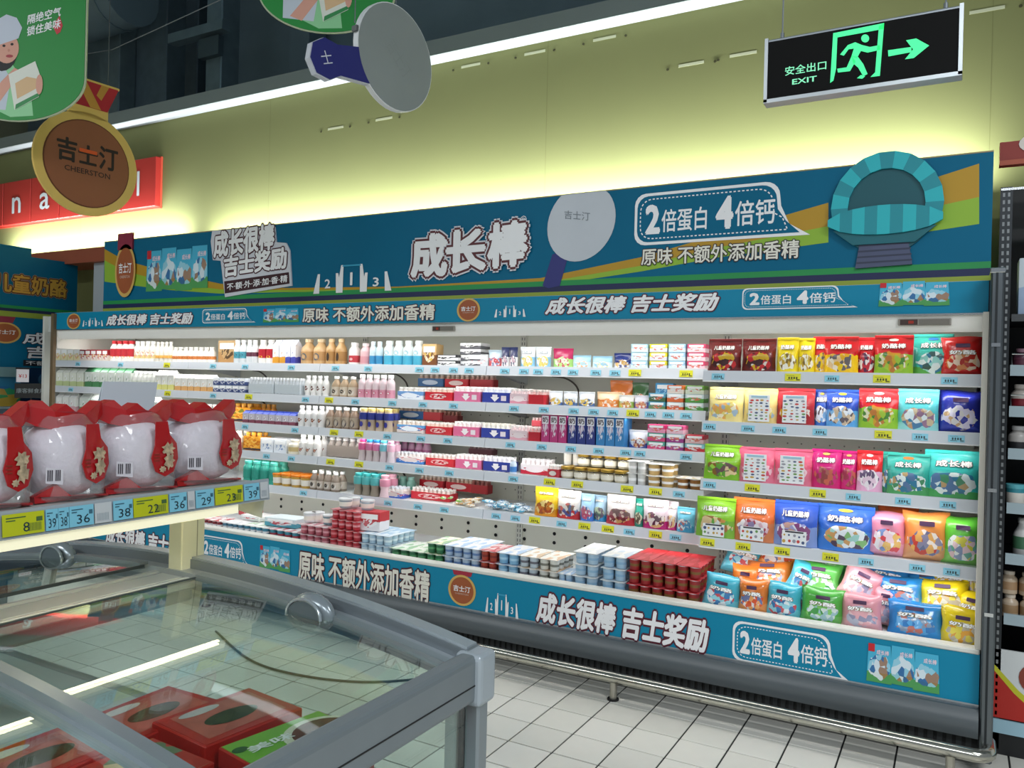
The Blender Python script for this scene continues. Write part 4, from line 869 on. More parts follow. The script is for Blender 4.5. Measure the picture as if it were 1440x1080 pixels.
for i, (c, nm) in enumerate((('d84a88', 'magenta'), ('3a9ad0', 'blue'), ('2f80c0', 'deep blue'), ('5cc0cc', 'aqua'), ('e0a0c0', 'pale pink'))):
    row('S4', 501+i*10, 511+i*10, 1, B(.14, 'd8c8c8' if i < 3 else 'e6d8de', c, ('d86a98', 'd07aa0', 'd87aa6', '7fc8d4', 'e8b8cc')[i], (.5, .8), 'hour'), 'hourglass bottle with '+nm+' cap on the fourth shelf', 'bottle', 2)
row('S4', 560, 602, 4, B(.13, 'd8a8c4', 'd88ab4', 'c87aa8', (.2, .6), 'hour'), 'mauve bottle in the back row of the fourth shelf', 'bottle', dy=.2)
row('S4', 547, 588, 1, K(7, 3, .07, 'e8e0dc', 'eef2f6', '3a7cc0', 'd8c8c4', sl2=printmat('e4dcd8', '3a78c0', .4, ('f2f2f2', '3a78c0', 'c84048'), (.5, .5), (.5, .35))), 'blue sleeved pack of small bottles on the fourth shelf', 'bottle pack')
row('S4', 589, 632, 1, K(7, 3, .072, 'e8d0c8', 'f2eeea', 'c62833', 'f0d4d0', txt='优'), 'red sleeved pack of small bottles on the fourth shelf', 'bottle pack')
row('S4', 633, 671, 1, K(6, 3, .085, 'ecdcdc', 'f4f0ee', 'd0668e', 'tri'), 'pink sleeved drink pack with white arrow on the fourth shelf', 'bottle pack')
row('S4', 672, 713, 1, K(6, 3, .085, 'e2dfe4', 'f0eef2', '28388c', 'tri'), 'navy sleeved drink pack with white arrow on the fourth shelf', 'bottle pack')
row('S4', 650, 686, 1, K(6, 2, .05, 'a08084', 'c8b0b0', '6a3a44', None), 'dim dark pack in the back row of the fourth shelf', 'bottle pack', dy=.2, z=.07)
row('S4', 715, 724, 1, B(.085, 'cfe0f0', 'f4f6f8', '4a8ad0', (.15, .5)), 'single bottle with blue band beside the script pack, fourth shelf', 'bottle')
row('S4', 725, 768, 1, K(6, 3, .088, 'efe6e6', 'f6f2f2', 'e6dadc', 'f0e6e8', sl2=printmat('ece4e4', 'c8243c', .42, ('b83a50', 'f0e8e8', 'f0e8e8', 'f0e8e8'), (.4, .5), (.4, .2))), 'white and crimson script drink pack on the fourth shelf', 'bottle pack')
row('S4', 769, 786, 1, K(3, 3, .07, 'e8d8d4', 'f0ece8', 'c83a44', 'e8e0d8'), 'narrow red and white pack left of the gold-lidded jars', 'bottle pack')
row('S4', 785, 880, 5, lambda w: jar('dessert_jar', w/2*.96, .068), 'gold-lidded glass dessert jar in the lower layer of the fourth shelf', 'jar', 2)
row('S4', 808, 884, 4, lambda w: jar('dessert_jar', w/2*.92, .068), 'gold-lidded glass dessert jar in the upper layer of the fourth shelf', 'jar', dy=.07, z=.069)
row('S4', 789, 815, 2, lambda w: tub('dessert_tub', w/2*.94, .09, 'e8e6e0', 'f0eeea'), 'white plastic tub standing on the jars at the back, fourth shelf', 'tub', dy=.1, z=.069)
for k in range(2): row('S4', 881, 908, 1, lambda w: cup_pack('dessert_cup_pack', 2, 3, w/2, .062, 'd9d9d6', 'eceae4'), ('lower', 'upper')[k]+' white lidded dessert cup pack right of the jars', 'cup pack', z=k*.063, d=.14)
for k in range(2): row('S4', 909, 948, 1, lambda w: cup_pack('dessert_cup_pack', 2, 2, w/2, .058, 'c8a66a', 'e2dccb'), ('lower', 'upper')[k]+' caramel dessert cup pack next to the white lidded packs', 'cup pack', z=k*.059, d=.1, dy=.02+.03*k)
row('S4', 950, 986, 1, lambda w: cup_pack('dessert_cup_pack', 2, 2, w/2, .058, '9c6a34', 'd8c8a0'), 'brown dessert cup pack at the right end of the fourth shelf', 'cup pack', d=.1)
# ---- fifth shelf
row('S5', 338, 386, 4, B(.15, '3faf9c', '58c0b0', '2f9a88', (.2, .6), 'hour'), 'teal green bottle at the left end of the fifth shelf', 'bottle', 2, wf=.96)
row('S5', 345, 370, 2, B(.12, 'd8cc8a', 'e4dca8', None), 'pale yellow bottle behind the teal ones on the fifth shelf', 'bottle', dy=.3)
row('S5', 378, 432, 4, lambda w: tub('fruit_cup', w/2*.96, .085, 'c8a04a', 'e0801e'), 'fruit cup with bright orange lid on the fifth shelf', 'cup', 2)
row('S5', 433, 473, 4, B(.125, '8a7a6c', 'eceae6', 'c8bcae', (.12, .5), 'milk', em=('e4e0da', .12, .50, .7, '3a3430')), 'brown bottle with white cap and round emblem on the fifth shelf', 'bottle', 2)
row('S5', 494, 529, 3, B(.14, '9a9080', '3fa9a8', '58b4b4', (.5, .84), 'hour'), 'hourglass bottle with teal shoulder on the fifth shelf', 'bottle', 2)
row('S5', 530, 543, 1, B(.14, 'e8ccd2', 'e0a8b8', 'd890a8', (.5, .8), 'hour'), 'single pink hourglass bottle on the fifth shelf', 'bottle', 2)
row('S5', 545, 580, 3, B(.12, '7fb4a4', '9accbe', '5f9a8a', (.2, .5), 'hour'), 'pale teal bottle in the back row of the fifth shelf', 'bottle', dy=.18)
row('S5', 531, 562, 1, K(5, 3, .07, 'e8e0dc', 'e6ecf4', '3a6cc0', 'd8c8c4', sl2=printmat('e4dcd8', '3a62c0', .5, ('f2f2f2', '3a62c0', 'c84048'), (.5, .5), (.5, .35))), 'blue sleeved pack of small bottles on the fifth shelf', 'bottle pack')
row('S5', 563, 620, 1, K(9, 3, .072, 'e8d0c8', 'f2eeea', 'c02632', 'f0d4d0', txt='优'), 'long red sleeved pack of small bottles at the front of the fifth shelf', 'bottle pack')
row('S5', 580, 616, 1, K(6, 2, .08, 'e0bca8', 'e8dcd0', 'c02430', 'f0d8d4'), 'left red pack in the back row of the fifth shelf', 'bottle pack', dy=.2, z=.05)
row('S5', 617, 656, 1, K(6, 2, .08, 'e0bca8', 'e8dcd0', 'c22834', 'f0d8d4'), 'middle red pack in the back row of the fifth shelf', 'bottle pack', dy=.2, z=.05)
row('S5', 657, 682, 1, K(4, 2, .08, '9a4a44', 'a86a60', 'a02028', None), 'shaded red pack at the right of the fifth shelf back row', 'bottle pack', dy=.22, z=.05)  # darker copy of its red neighbours, shade put into the colours
CC = (('8fc060', 'e8ecd8', 'green and white'), ('e8e2d0', 'd8a04a', 'cream and amber'), ('4fa0c0', 'e4ecf0', 'blue and white'), ('d8e4ea', '5a80a8', 'pale blue'))
fy, sz = SH['S5']; rr = random.Random(3)
for k in range(44):
    px = 622+rr.random()*126; ci = 0 if px < 650 and k % 3 else (1 if px < 675 else (2 if k % 2 else 3)); c1, c2, nm = CC[ci]
    lay = k % 3; Y = fy+.045+rr.random()*.12
    put(('candy', ci), lambda: candy('wrapped_cheese', .062, .019, c1, c2), (XA(px, Y, sz), Y, sz+.013+lay*.015*(1-abs(px-680)/110)), (R(90), rr.uniform(-.3, .3), rr.uniform(0, 3.1)), 'small '+nm+' wrapped cheese piece in the loose pile on the fifth shelf', 'snack', 'loose wrapped cheese, '+nm)
for a, b, hh, c1, c2, bl, nm, dy in ((748, 780, .16, 'e8c020', 'd8901a', ('8a3a20', 'c86a2a', 'f0d890', 'a83a2a'), 'yellow pouch with brown print', .02), (779, 812, .155, 'e4ddd6', 'b8242c', ('2a5a9c', 'c8342c', '6a4a3a', 'e8e0d8'), 'white pouch with red scalloped top and red foot', .02),
        (812, 831, .145, '9cc4e4', '3a70c0', ('c84a5a', 'e8e4e0', '4a70b0'), 'narrow light blue pouch', .02), (830, 849, .14, 'a9c8dc', '2f8ac0', ('4a5a3a', 'b0b890', '6a4a50'), 'pale blue pouch with olive print', .05),
        (849, 889, .155, 'e2d8d4', 'b01c2c', ('8a3a4a', 'c8a060', '5a2a2a', 'e0c8b8'), 'cream pouch with broad red foot', .02), (889, 902, .145, '2fa08a', '1f7a68', ('e8dcc0', '6a4a3a'), 'narrow teal pouch', .03),
        (901, 936, .15, 'e8d4dc', 'b0186a', ('7a2a4a', 'd8b070', 'e8e0d8', '4a2a3a'), 'white pouch with magenta top and foot', .02), (934, 950, .145, 'e4d8dc', 'b8206c', ('a03a4a', 'e8c080', 'e0d8d0'), 'narrow magenta footed pouch', .04), (948, 974, .125, '6fc0d8', '3f9ac0', ('e4ecec', '4a90c0', 'c85a4a'), 'aqua blue pouch', .02)):
    fy, sz = SH['S5']; x0, x1 = XA(a, fy+dy, sz), XA(b, fy+dy, sz)
    put(('p5', a), lambda: pouch('cheese_pouch', (x1-x0)*1.0, hh, .055, c1, c2, bl, '奶酪', 'f2ece0', .28, 0, a, (.74, .84)), ((x0+x1)/2, fy+dy+.035, sz+.0005), (R(-4), 0, rr.uniform(-.08, .08)), nm+' on the fifth shelf', 'pouch')
# ================================================================== cup packs on the bottom deck
DZ = .44
def cups(px0, px1, npk, layers, nx, ny, s_h, cup, lid, nm, lblob=None, dy=0.0, dz=0, band='e8e8ea'):
    Y0 = 3.735+dy; x0, x1 = XA(px0, Y0, DZ+.05), XA(px1, Y0, DZ+.05); s = (x1-x0)/(npk*nx)
    for L in range(layers):
        for i in range(npk):
            lab = nm+' yogurt cup pack on the bottom deck'
            if layers > 1: lab = nm+' yogurt cup pack, '+(('lower', 'upper') if layers == 2 else ('bottom', 'middle', 'top') if layers == 3 else ('lowest', 'second', 'third', 'topmost'))[L]+' layer of its deck stack'
            put(('cup', nm, round(s, 4)), lambda: cup_pack('yogurt_cup_pack', nx, ny, s*.985, s_h, cup, lid, lblob, band=band),
                (x0+s*nx*(i+.5), Y0+ny*s/2+(.004*L), DZ+dz+L*(s_h+.0035)+.0005), (0, 0, random.uniform(-.012, .012)), lab+(', '+ORD[i]+' from left' if npk > 1 else ''), 'cup pack', ('cup packs, '+nm+str(L)) if npk > 1 else None)
cups(283, 309, 1, 1, 4, 3, .055, '8a2a34', 'c83a40', 'dark red')
cups(310, 339, 1, 1, 4, 3, .055, '4f7f9a', 'dfe3e6', 'slate blue')
cups(340, 374, 2, 1, 2, 4, .058, '3f88a4', 'e6e8e6', 'teal blue white-lidded', ('e6e8e6', 'f2f2f0', 'a9c8a0'))
cups(375, 417, 2, 1, 2, 4, .058, '3a8aa0', 'd8dadc', 'teal and crimson', ('e2e4e6', 'c85060', 'f0f0f0'), band='a83a48')
cups(418, 459, 2, 2, 2, 4, .056, 'b05a68', 'dcc8cc', 'dusty pink', ('e6d4d6', 'c87a88', 'f2e8e8'), band='d8a0a8')
cups(460, 503, 2, 2, 2, 4, .056, 'b8323e', 'c83a44', 'crimson', ('c83a44', 'e0a0a4', 'd85a60'), band='d87a80')
cups(462, 502, 1, 2, 4, 3, .054, 'c23a46', 'd8505a', 'bright red raised', ('c83a44', 'e0a0a4'), dy=.012, dz=.121, band='e09aa0')
cups(504, 546, 2, 2, 2, 5, .056, 'a9c6d8', 'c8dcea', 'powder blue', ('c8dcea', 'e4eef4', '9cc4e0'), band='d8e6ee')
cups(547, 596, 2, 1, 2, 4, .055, '2f6a48', 'dfe8d8', 'dark green', ('e4ead8', '8fc090', 'f2f2ec'), band='5a9a6a')
cups(597, 620, 1, 2, 2, 4, .056, '2f6f4a', 'e6e8c8', 'forest green', ('f0eec8', '8fc090', 'f2f2ec'), band='5aa06a')
cups(621, 672, 2, 2, 2, 5, .056, 'a8bcd0', 'dfe6ee', 'silver blue', ('eef0f4', 'a9c8e8', 'f2f2f2'), band='5f7fb0')
cups(673, 696, 1, 2, 2, 4, .057, 'a8402c', 'c83a40', 'brick red', ('c83a44', 'e0a0a4', 'e8e0e0'), band='7a2a24')
cups(697, 726, 1, 2, 2, 4, .057, '7fb2d4', 'e8eaec', 'azure', ('f0f0f0', 'a9c8e8', 'e4e4e4'), band='a9d0e8')
cups(727, 754, 1, 2, 2, 4, .057, 'b8c6d0', 'ecebe6', 'grey white', ('f0f0ec', 'd8b890', 'e4e4e0'), band='6a6a74')
cups(755, 783, 1, 2, 2, 4, .057, 'd4d4cc', 'eceae2', 'cream lidded', ('f2f0e8', 'e0b890', 'e8e8e0'), band='7a7a70')
cups(784, 803, 1, 1, 2, 4, .057, '9fbcd2', 'e2e6ea', 'pale blue', ('f0f0f0', 'a9c8e8'), band='8fb0d0')
cups(804, 838, 1, 3, 2, 4, .057, 'a9c4d8', 'e6e8e4', 'misty blue', ('f0f0ec', 'd8dce0', 'e4e4e0'), band='8fb4d0')
cups(843, 878, 1, 3, 2, 4, .057, '9fc0d8', 'e4e6e6', 'ice blue', ('f0f0ec', 'c8d8e4', 'e4e4e0'), band='86b0d0')
cups(880, 983, 3, 3, 2, 5, .058, '98282c', 'b8262c', 'deep red', ('b8262c', 'd8505a', 'c83038'), band='7a5a2c')
# boxes and loose cups lying on the packs
def lay(px, Y, z, w, d, h, c1, c2, lab, rz=0, blobs=('f2f2f2', 'c83a44')):
    put(('lay', lab), lambda: box('yogurt_box', w, d, h, c1, c2, blobs), (XA(px, Y, z), Y+d/2, z), (0, 0, rz), lab, 'box')
lay(392, 3.80, DZ+.063, .26, .16, .055, 'd8e4e8', '4fa0b4', 'white and teal box with red print lying on the teal cups', .1)
lay(352, 3.86, DZ+.063, .2, .14, .03, 'f0efec', 'd8dcd8', 'flat white box lying on the white-lidded cups', -.1)
lay(345, 3.98, DZ+.063, .14, .1, .08, 'c83038', 'd8545a', 'red box standing behind the flat white box', .1)
lay(517, 3.80, DZ+.120, .15, .12, .115, 'c83840', 'e8e4e6', 'red box with white oval beside the raised red cups', .15)
for px, Y, z, c, rot, nm in ((436, 3.82, .122, 'e4e4e6', (0, 0, .2), 'white cup tub lying on the pink packs'), (447, 3.86, .122, 'ecebe8', (0, 0, .5), 'second white cup tub behind the first on the pink packs'), (463, 3.83, .122, '7a98a4', (0, 0, .1), 'grey-blue cup tub wedged beside the raised red cups'),
        (486, 3.80, .243, '98a4ac', (0, 0, .3), 'grey cup tub standing on the raised red cups'), (497, 3.86, .243, 'e6e6e8', (0, 0, 0), 'white cup tub standing on the raised red cups'), (517, 3.86, .236, 'a9c0cc', (0, 0, .3), 'pale blue cup tub on the red box with white oval')):
    put(('lt', nm), lambda: tub('yogurt_tub', .042, .06, c, 'd4d8da'), (XA(px, Y, DZ+z), Y, DZ+z), rot, nm, 'tub')
# ================================================================== pouches on the right-hand shelves
def rp(sh, a, b, h, top, bot, blobs, txt, lab, sheet=0, split=.45, dy=.02, tilt=-5, seed=None, t=.055, tc='f4f0ea', tz=(.64, .80), badge=None, name='cheese_pouch', rz=0, kind='p', ol=INK):
    fy, sz = SH[sh]; x0, x1 = XA(a, fy+dy, sz+.06), XA(b, fy+dy, sz+.06); sd = seed if seed is not None else a
    f = (lambda: pouch(name, x1-x0, h, t, top, bot, blobs, txt, tc, split, sheet, sd, tz, badge, ol=ol)) if kind == 'p' else (lambda: bag(name, x1-x0, h, t*1.6, top, bot, blobs, txt, sd))
    put(('rp', sh, a), f, ((x0+x1)/2, fy+dy+t*.62+(.02 if kind == 'b' else 0), sz+.0005), (R(tilt), 0, rz), lab, 'pouch' if kind == 'p' else 'bag')
DR = ('d8b020', 'c8282c', 'e8e2d8', 'a01c20', '3a1a1c')
K5, K3 = '儿童奶酪棒', '奶酪棒'
for k, (a, b) in enumerate(((993, 1040), (1041, 1089))): rp('R1', a, b, .16, '74201f', '5c1718', DR, K5, ('dark red pouch with yellow patch at the left end of the right-hand top shelf', 'second dark red pouch from the left on the right-hand top shelf')[k], seed=4)
YB = ('f2f0e4', '6a4a2c', 'e8d84a', 'c8a040', 'f0f0f0')
rp('R1', 1090, 1121, .165, 'ecd51e', 'e8d42c', YB, K3, 'left bright yellow pouch on the right-hand top shelf', seed=5); rp('R1', 1120, 1144, .162, 'ecd51e', 'e8d42c', YB, K3, 'right bright yellow pouch on the right-hand top shelf', seed=6, dy=.03)
RY = ('f0d020', 'e8b020', '3a4a70', 'e8c8a0', 'f4f0e4')
rp('R1', 1141, 1168, .17, 'd02026', 'f0c81e', RY, K3, 'red and yellow pouch half hidden left of its twin', dy=.05, split=.5, seed=7)
rp('R1', 1157, 1206, .168, 'd02026', 'f0c41e', RY, K3, 'red and yellow pouch right of its half hidden twin', split=.5, seed=8)
rp('R1', 1203, 1232, .165, 'c41e28', 'b81c28', ('f0f0f0', '2a2a50', 'c83040'), K3, 'plain crimson pouch behind the red and green one', dy=.05, seed=9)
GR = ('d8a030', '3a7a3a', 'e8e0c8', 'a8c840', 'c86a3a')
rp('R1', 1228, 1284, .172, 'd0242a', '8fbe34', GR, K3, 'red over green pouch on the right-hand top shelf', split=.5, seed=10, badge='f0e8e0')
rp('R1', 1283, 1341, .178, '3fb8a8', '5aa848', ('f0f4f4', '2f6f9c', '9fd8d0', 'e8f0f0', '3a3a44'), '成长棒', 'turquoise and green pouch behind the shiny red bag', dy=.05, seed=11, badge='2f80c8', split=.2)
rp('R1', 1322, 1386, .165, 'c8201e', 'c41c1c', ('e8d0a8', 'd88a4a', 'b83020', 'f0e0c8'), '奶酪', 'shiny red bag with beige food print at the top right corner', kind='b', t=.05, seed=12, tilt=-3, name='snack_bag')
PY = ('f0ead0', 'd8b84a', '8fb0d0', 'e8d880', 'e8a050')
rp('R2', 994, 1043, .168, 'e8d68a', 'ead890', PY, K5, 'pale yellow pouch at the left end of the second right-hand shelf', seed=13)
rp('R2', 1043, 1091, .166, 'e8cf80', 'e6d088', PY, None, 'pale yellow pouch with sticker sheet on the second right-hand shelf', sheet=1, seed=14)
rp('R2', 1090, 1144, .17, 'b02830', 'a82830', DR, None, 'red pouch with sticker sheet on the second right-hand shelf', sheet=1, seed=15)
BL = ('f2f4f8', '6a4a30', '8fc0e8', 'e0c090', 'ffffff')
rp('R2', 1142, 1166, .168, '2a52b0', '3a70c0', BL, K3, 'narrow blue pouch tucked left of the snowy blue one', dy=.05, seed=16, badge='d8b830')
rp('R2', 1160, 1206, .17, '2a4fb4', '5aa0dc', BL, K3, 'blue pouch with white burst on the second right-hand shelf', seed=17, badge='d8b830')
rp('R2', 1206, 1263, .178, 'd0242a', '8fbe34', GR, K3, 'red over green pouch on the second right-hand shelf', split=.5, seed=10, badge='f0e8e0')
rp('R2', 1261, 1320, .18, '5cc4c8', '8fd0d0', ('f2f4f6', '3a6a9c', 'd8b890', '9a5a80', 'e8f0f4', 'c88a50'), '成长棒', 'aqua pouch with magenta tab on the second right-hand shelf', seed=18, split=.2)
rp('R2', 1316, 1386, .178, '272f96', '2a3aa8', ('f0ece4', 'd8b070', '272f96', 'e8e0f0'), None, 'glossy navy bag with bread print at the right end of the second shelf', kind='b', t=.06, seed=19, tilt=-6, name='snack_bag')
rp('R3', 987, 1040, .168, '86c02a', '7ab428', ('6a2a5a', 'e8c8a0', '8a4a2a', '5a9a3a', 'a8d850'), K5, 'lime green pouch at the left end of the third right-hand shelf', seed=20)
PK = ('f0d0d8', 'd84a70', 'e8e0e4')
rp('R3', 1036, 1087, .165, 'd8607c', 'dc7890', PK, None, 'left pink pouch with sticker sheet on the third right-hand shelf', sheet=1, seed=21)
rp('R3', 1086, 1141, .168, 'd85a78', 'dc7890', PK, None, 'right pink pouch with sticker sheet on the third right-hand shelf', sheet=1, seed=22)
MG = ('8a4a3a', 'c86a4a', 'a86a5a', 'c82a78', '9a3a4a')
rp('R3', 1139, 1181, .175, 'c81c74', 'c4206c', MG, K3, 'wide magenta pouch on the third right-hand shelf', seed=23, badge='d8b060'); rp('R3', 1178, 1206, .172, 'c81c74', 'c4206c', MG, K3, 'narrow magenta pouch beside the wide magenta one', seed=24, dy=.04, badge='d8b060')
rp('R3', 1203, 1240, .18, 'd02028', 'e0a8c8', ('f4f2f4', '3a3a60', 'e8d0e0', 'f0f0f0'), K3, 'red over lilac pouch on the third right-hand shelf', split=.5, seed=25, badge='f0e8e0')
TQB = ('f0f4f4', '2f6f9c', 'c89a60', '5a6aa0', 'e8eef0', '4a8a5a')
rp('R3', 1236, 1262, .178, '38a898', '3a8a5c', TQB, None, 'sliver of a turquoise pouch with orange tab behind its twin', dy=.05, seed=26, badge='d87a30')
rp('R3', 1246, 1307, .178, '3aaa9c', '4a9a5c', TQB, '成长棒', 'turquoise pouch with orange tab on the third right-hand shelf', seed=27, split=.2, badge='d87a30')
rp('R3', 1299, 1384, .20, '36b4ac', '4aa058', TQB, '成长棒', 'largest turquoise pouch at the right end of the third shelf', seed=28, split=.16, t=.075)
rp('R4', 976, 1031, .19, '86c02a', '7aae3a', ('e8c8a0', 'a85a3a', 'e8ecf0', '6aa84a', 'd88a50'), K5, 'lime green pouch with coupon card at the left of the lowest right-hand shelf', sheet=2, seed=29, dy=.01)
rp('R4', 1028, 1087, .2, 'd8692a', 'c8784a', ('e8e0e8', 'a83a5a', 'd8b8c8', '8a8ab8', 'f0f0f4'), K5, 'orange pouch with coupon card on the lowest right-hand shelf', sheet=2, seed=30)
rp('R4', 1086, 1148, .205, '2f52b0', '7a90c4', ('e8e4ec', '8a3a6a', 'd8a890', 'a8a8d8', 'f0f0f4'), K5, 'royal blue pouch with coupon card on the lowest right-hand shelf', sheet=2, seed=31)
rp('R4', 1146, 1228, .205, '2f62bc', '3a78c8', ('f2f6f4', '8ac060', 'd8a040', 'a8d8c8', '5a3a2c', 'f4f8f8'), K3, 'wide blue pouch with white burst on the lowest right-hand shelf', seed=32, t=.075, badge='d8c830', tz=(.62, .78))
rp('R4', 1218, 1274, .19, 'dc8aa4', 'e0a0b8', ('f2f2f4', '5a90c8', 'd83a3a', 'e8c060', 'f0d8e0'), None, 'pink pillow bag on the lowest right-hand shelf', kind='b', t=.06, seed=33, name='snack_bag', tilt=-8)
rp('R4', 1268, 1336, .205, 'e8924a', 'd8a070', ('4a6a9c', 'f0ece8', 'c8303a', 'e8b060', '7a8ab0'), None, 'orange pillow bag on the lowest right-hand shelf', kind='b', t=.06, seed=34, name='snack_bag', tilt=-8, rz=.1)
rp('R4', 1322, 1386, .2, '5cb83a', '7ac05a', ('f0f0f4', 'd8c84a', '8a90c0', 'e8c0d0', '6aa8a0'), None, 'green pillow bag at the right end of the lowest right-hand shelf', kind='b', t=.06, seed=35, name='snack_bag', tilt=-10)
rp('R4', 1232, 1290, .2, 'c85a2a', 'b85a3a', ('4a6a9c', 'f0ece8', 'c8303a'), None, 'dark orange bag behind the pink pillow bag', kind='b', t=.05, seed=36, name='snack_bag', dy=.2)
# ------------------------------------------------------------------ heap of bags on the bottom deck at the right
CB = {'sky blue': ('49b4cc', '6ac4d8'), 'orange': ('e07a2c', 'e09050'), 'green': ('55b04a', '6ab85a'), 'pink': ('e09aa6', 'e0a8b0'), 'blue': ('2a86cc', '2f8ad0'), 'yellow': ('ecd01c', 'e8cc3a')}
BLB = {'sky blue': ('f2f4f6', '3a70b0', 'd83a3a', '9fd8e4'), 'orange': ('e8ecf0', '4a7ab0', 'd85030', 'f0b070'), 'green': ('e4ecf0', '8ad070', 'a8c8d8', '4a9a50'), 'pink': ('b8c4d8', 'f0d0d4', '8a98b8', 'e8b0b8'), 'blue': ('8a98a8', '5aa8e0', 'c86a3a', '3a78b8'), 'yellow': ('e4e4e0', 'f0e060', 'c0b8b0', 'e8a040')}
HEAP = [ # colour, px, width px, depth row, lift, tilt back, roll, where
 ('sky blue', 1013, 52, 0, 0, -10, .10, 'with flared top at the left end of the front row'), ('orange', 1060, 44, 0, 0, -8, -.03, 'in the front row of the heap'), ('sky blue', 1101, 52, 0, 0, -10, .02, 'between orange and green in the front row'),
 ('green', 1156, 62, 0, 0, -9, .04, 'in the front row of the heap'), ('pink', 1212, 60, 0, 0, -12, -.05, 'in the front row of the heap'), ('pink', 1240, 40, 1, -.01, -12, .12, 'squeezed between pink and blue bags'), ('blue', 1288, 82, 0, -.01, -22, -.03, 'in the front row, the widest'), ('yellow', 1352, 64, 0, 0, -8, .05, 'at the right end of the front row'),
 ('orange', 1046, 40, 1, .01, -10, .06, 'behind the front sky blue bag'), ('sky blue', 1042, 58, 2, .07, -30, .2, 'slumped at the back left of the heap'), ('orange', 1080, 66, 1, .045, -35, -.1, 'lying in the second row'), ('orange', 1090, 60, 2, .09, -35, .1, 'at the back of the heap'), ('sky blue', 1118, 38, 1, .05, -14, .35, 'tilted upright in the second row'),
 ('green', 1150, 62, 1, .055, -25, .0, 'in the second row of the heap'), ('green', 1158, 60, 2, .085, -30, .05, 'in the third row of the heap'), ('green', 1130, 52, 3, .10, -30, .1, 'at the very back left of centre'), ('pink', 1200, 56, 1, .06, -20, .35, 'leaning left in the second row'), ('green', 1205, 64, 3, .09, -40, -.2, 'flat at the back behind the pink bags'),
 ('blue', 1262, 74, 1, .045, -30, .0, 'in the second row left of its twin'), ('blue', 1245, 66, 2, .06, -35, .12, 'in the third row of the heap'), ('blue', 1308, 60, 2, .055, -35, -.15, 'beneath the yellow bags in the third row'), ('yellow', 1327, 72, 1, .05, -28, -.05, 'in the second row left'), ('yellow', 1362, 50, 1, .02, -18, .1, 'in the second row right'), ('yellow', 1335, 62, 2, .075, -36, .0, 'in the third row'), ('yellow', 1368, 36, 2, .08, -16, .1, 'upright at the back right corner'), ('green', 1300, 80, 3, .06, -45, .1, 'lying flat at the back behind blue bags')]
for i, (c, px, wp, rw, lift, tl, rl, where) in enumerate(HEAP):
    Y = 3.765+rw*.105; z = DZ+.004+max(0, lift)*1.35+(.012*rw if rw else 0); x0, x1 = XA(px-wp/2, Y, z+.08), XA(px+wp/2, Y, z+.08)
    t_, b_ = CB[c]
    put(('heap', i), lambda: bag('cheese_snack_bag', x1-x0, .155 if rw == 0 else .165, .075, t_, b_, BLB[c], '奶酪', i+50), ((x0+x1)/2, Y, z), (R(tl), rl, random.uniform(-.12, .12)), c+' snack bag '+where, 'bag', None)
# ================================================================== neighbouring dark cabinet at the right edge
rc = thing('side_cabinet', 'dark unlit shelving unit at the right edge beside the fridge post', 'cabinet', (.6, 4.1, 0))
blk = mat('131517', .5); RX0, RX1 = .15, 1.4
mk('back_panel', MB().box(RX0, RX1, 4.35, 4.40, .05, 2.42), blk, rc); mk('base', MB().box(RX0, RX1, 3.86, 4.40, .0, .12), blk, rc)
mk('fascia', MB().box(RX0-.03, RX1, 3.80, 3.86, 2.41, 2.5), mat('8c2f26', .5), rc); mk('fascia_trim', MB().box(RX0-.03, RX1, 3.795, 3.80, 2.405, 2.425), mat('a85038', .5), rc)
mk('fascia_print', MB().flat(ellipse(.235, 2.485, .05, .035, 16), 3.797), mat('d8d0c8', .5), rc)
mk('top_rail', MB().box(RX0-.02, RX1, 3.855, 3.87, 2.315, 2.325), steel, rc)
su = mk('slotted_upright', MB().box(RX0-.022, RX0+.022, 3.86, 3.88, .02, 2.33), mat('3a3d40', .35, .8), rc)
mb = MB(); z = .1
while z < 2.3:
    for s in (-1, 1): mb.box(RX0+s*.009-.004, RX0+s*.009+.004, 3.858, 3.861, z, z+.016)
    z += .03
mk('slots', mb, mat('8a8e90', .4, .4), su)
for z in (1.83, 1.60, 1.43, 1.255, 1.03, .82, .57):
    s = mk('shelf', MB().box(RX0+.03, RX1, 3.91, 4.35, z-.045, z-.03), mat('2a2d30', .4), rc)
    if z < 1.8:
        mk('price_rail', MB().box(RX0+.03, RX1, 3.90, 3.91, z-.045, z), mat('a9bcc4', .35), s)
        if z > 1.3: mk('wire_guard', MB().tube([(RX0+.035, 3.905, z), (RX0+.035, 3.905, z+.045), (RX1, 3.905, z+.045)], .003, 6), chrome, s)
    else: mk('shelf_edge', MB().box(RX0+.03, RX1, 3.90, 3.91, z-.05, z-.02), mat('4a4d50', .4), s)
ps = mk('poster', MB().box(RX0, RX1, 3.86, 3.87, .15, .43), mat('d8dcdc', .45), rc)
mk('red_swoosh', MB().flat([(RX0, .15), (RX0+.30, .15), (RX0+.22, .165), (RX0+.14, .2), (RX0+.07, .26), (RX0, .34)], 3.858), mat('b8241a', .45), ps)
mk('yellow_swoosh', MB().flat([(RX0, .34), (RX0+.07, .26), (RX0+.14, .2), (RX0+.22, .165), (RX0+.3, .15), (RX0+.34, .155), (RX0+.24, .18), (RX0+.16, .215), (RX0+.085, .275), (RX0, .365)], 3.8575), mat('c8c82a', .45), ps)
mk('food_print', MB().flat(ellipse(RX0+.14, .33, .055, .06, 18), 3.8572), mat('8a3c2c', .5), ps)
mk('price_rail', MB().box(RX0, RX1, 3.85, 3.86, .09, .145), mat('9fc4d4', .4), rc)
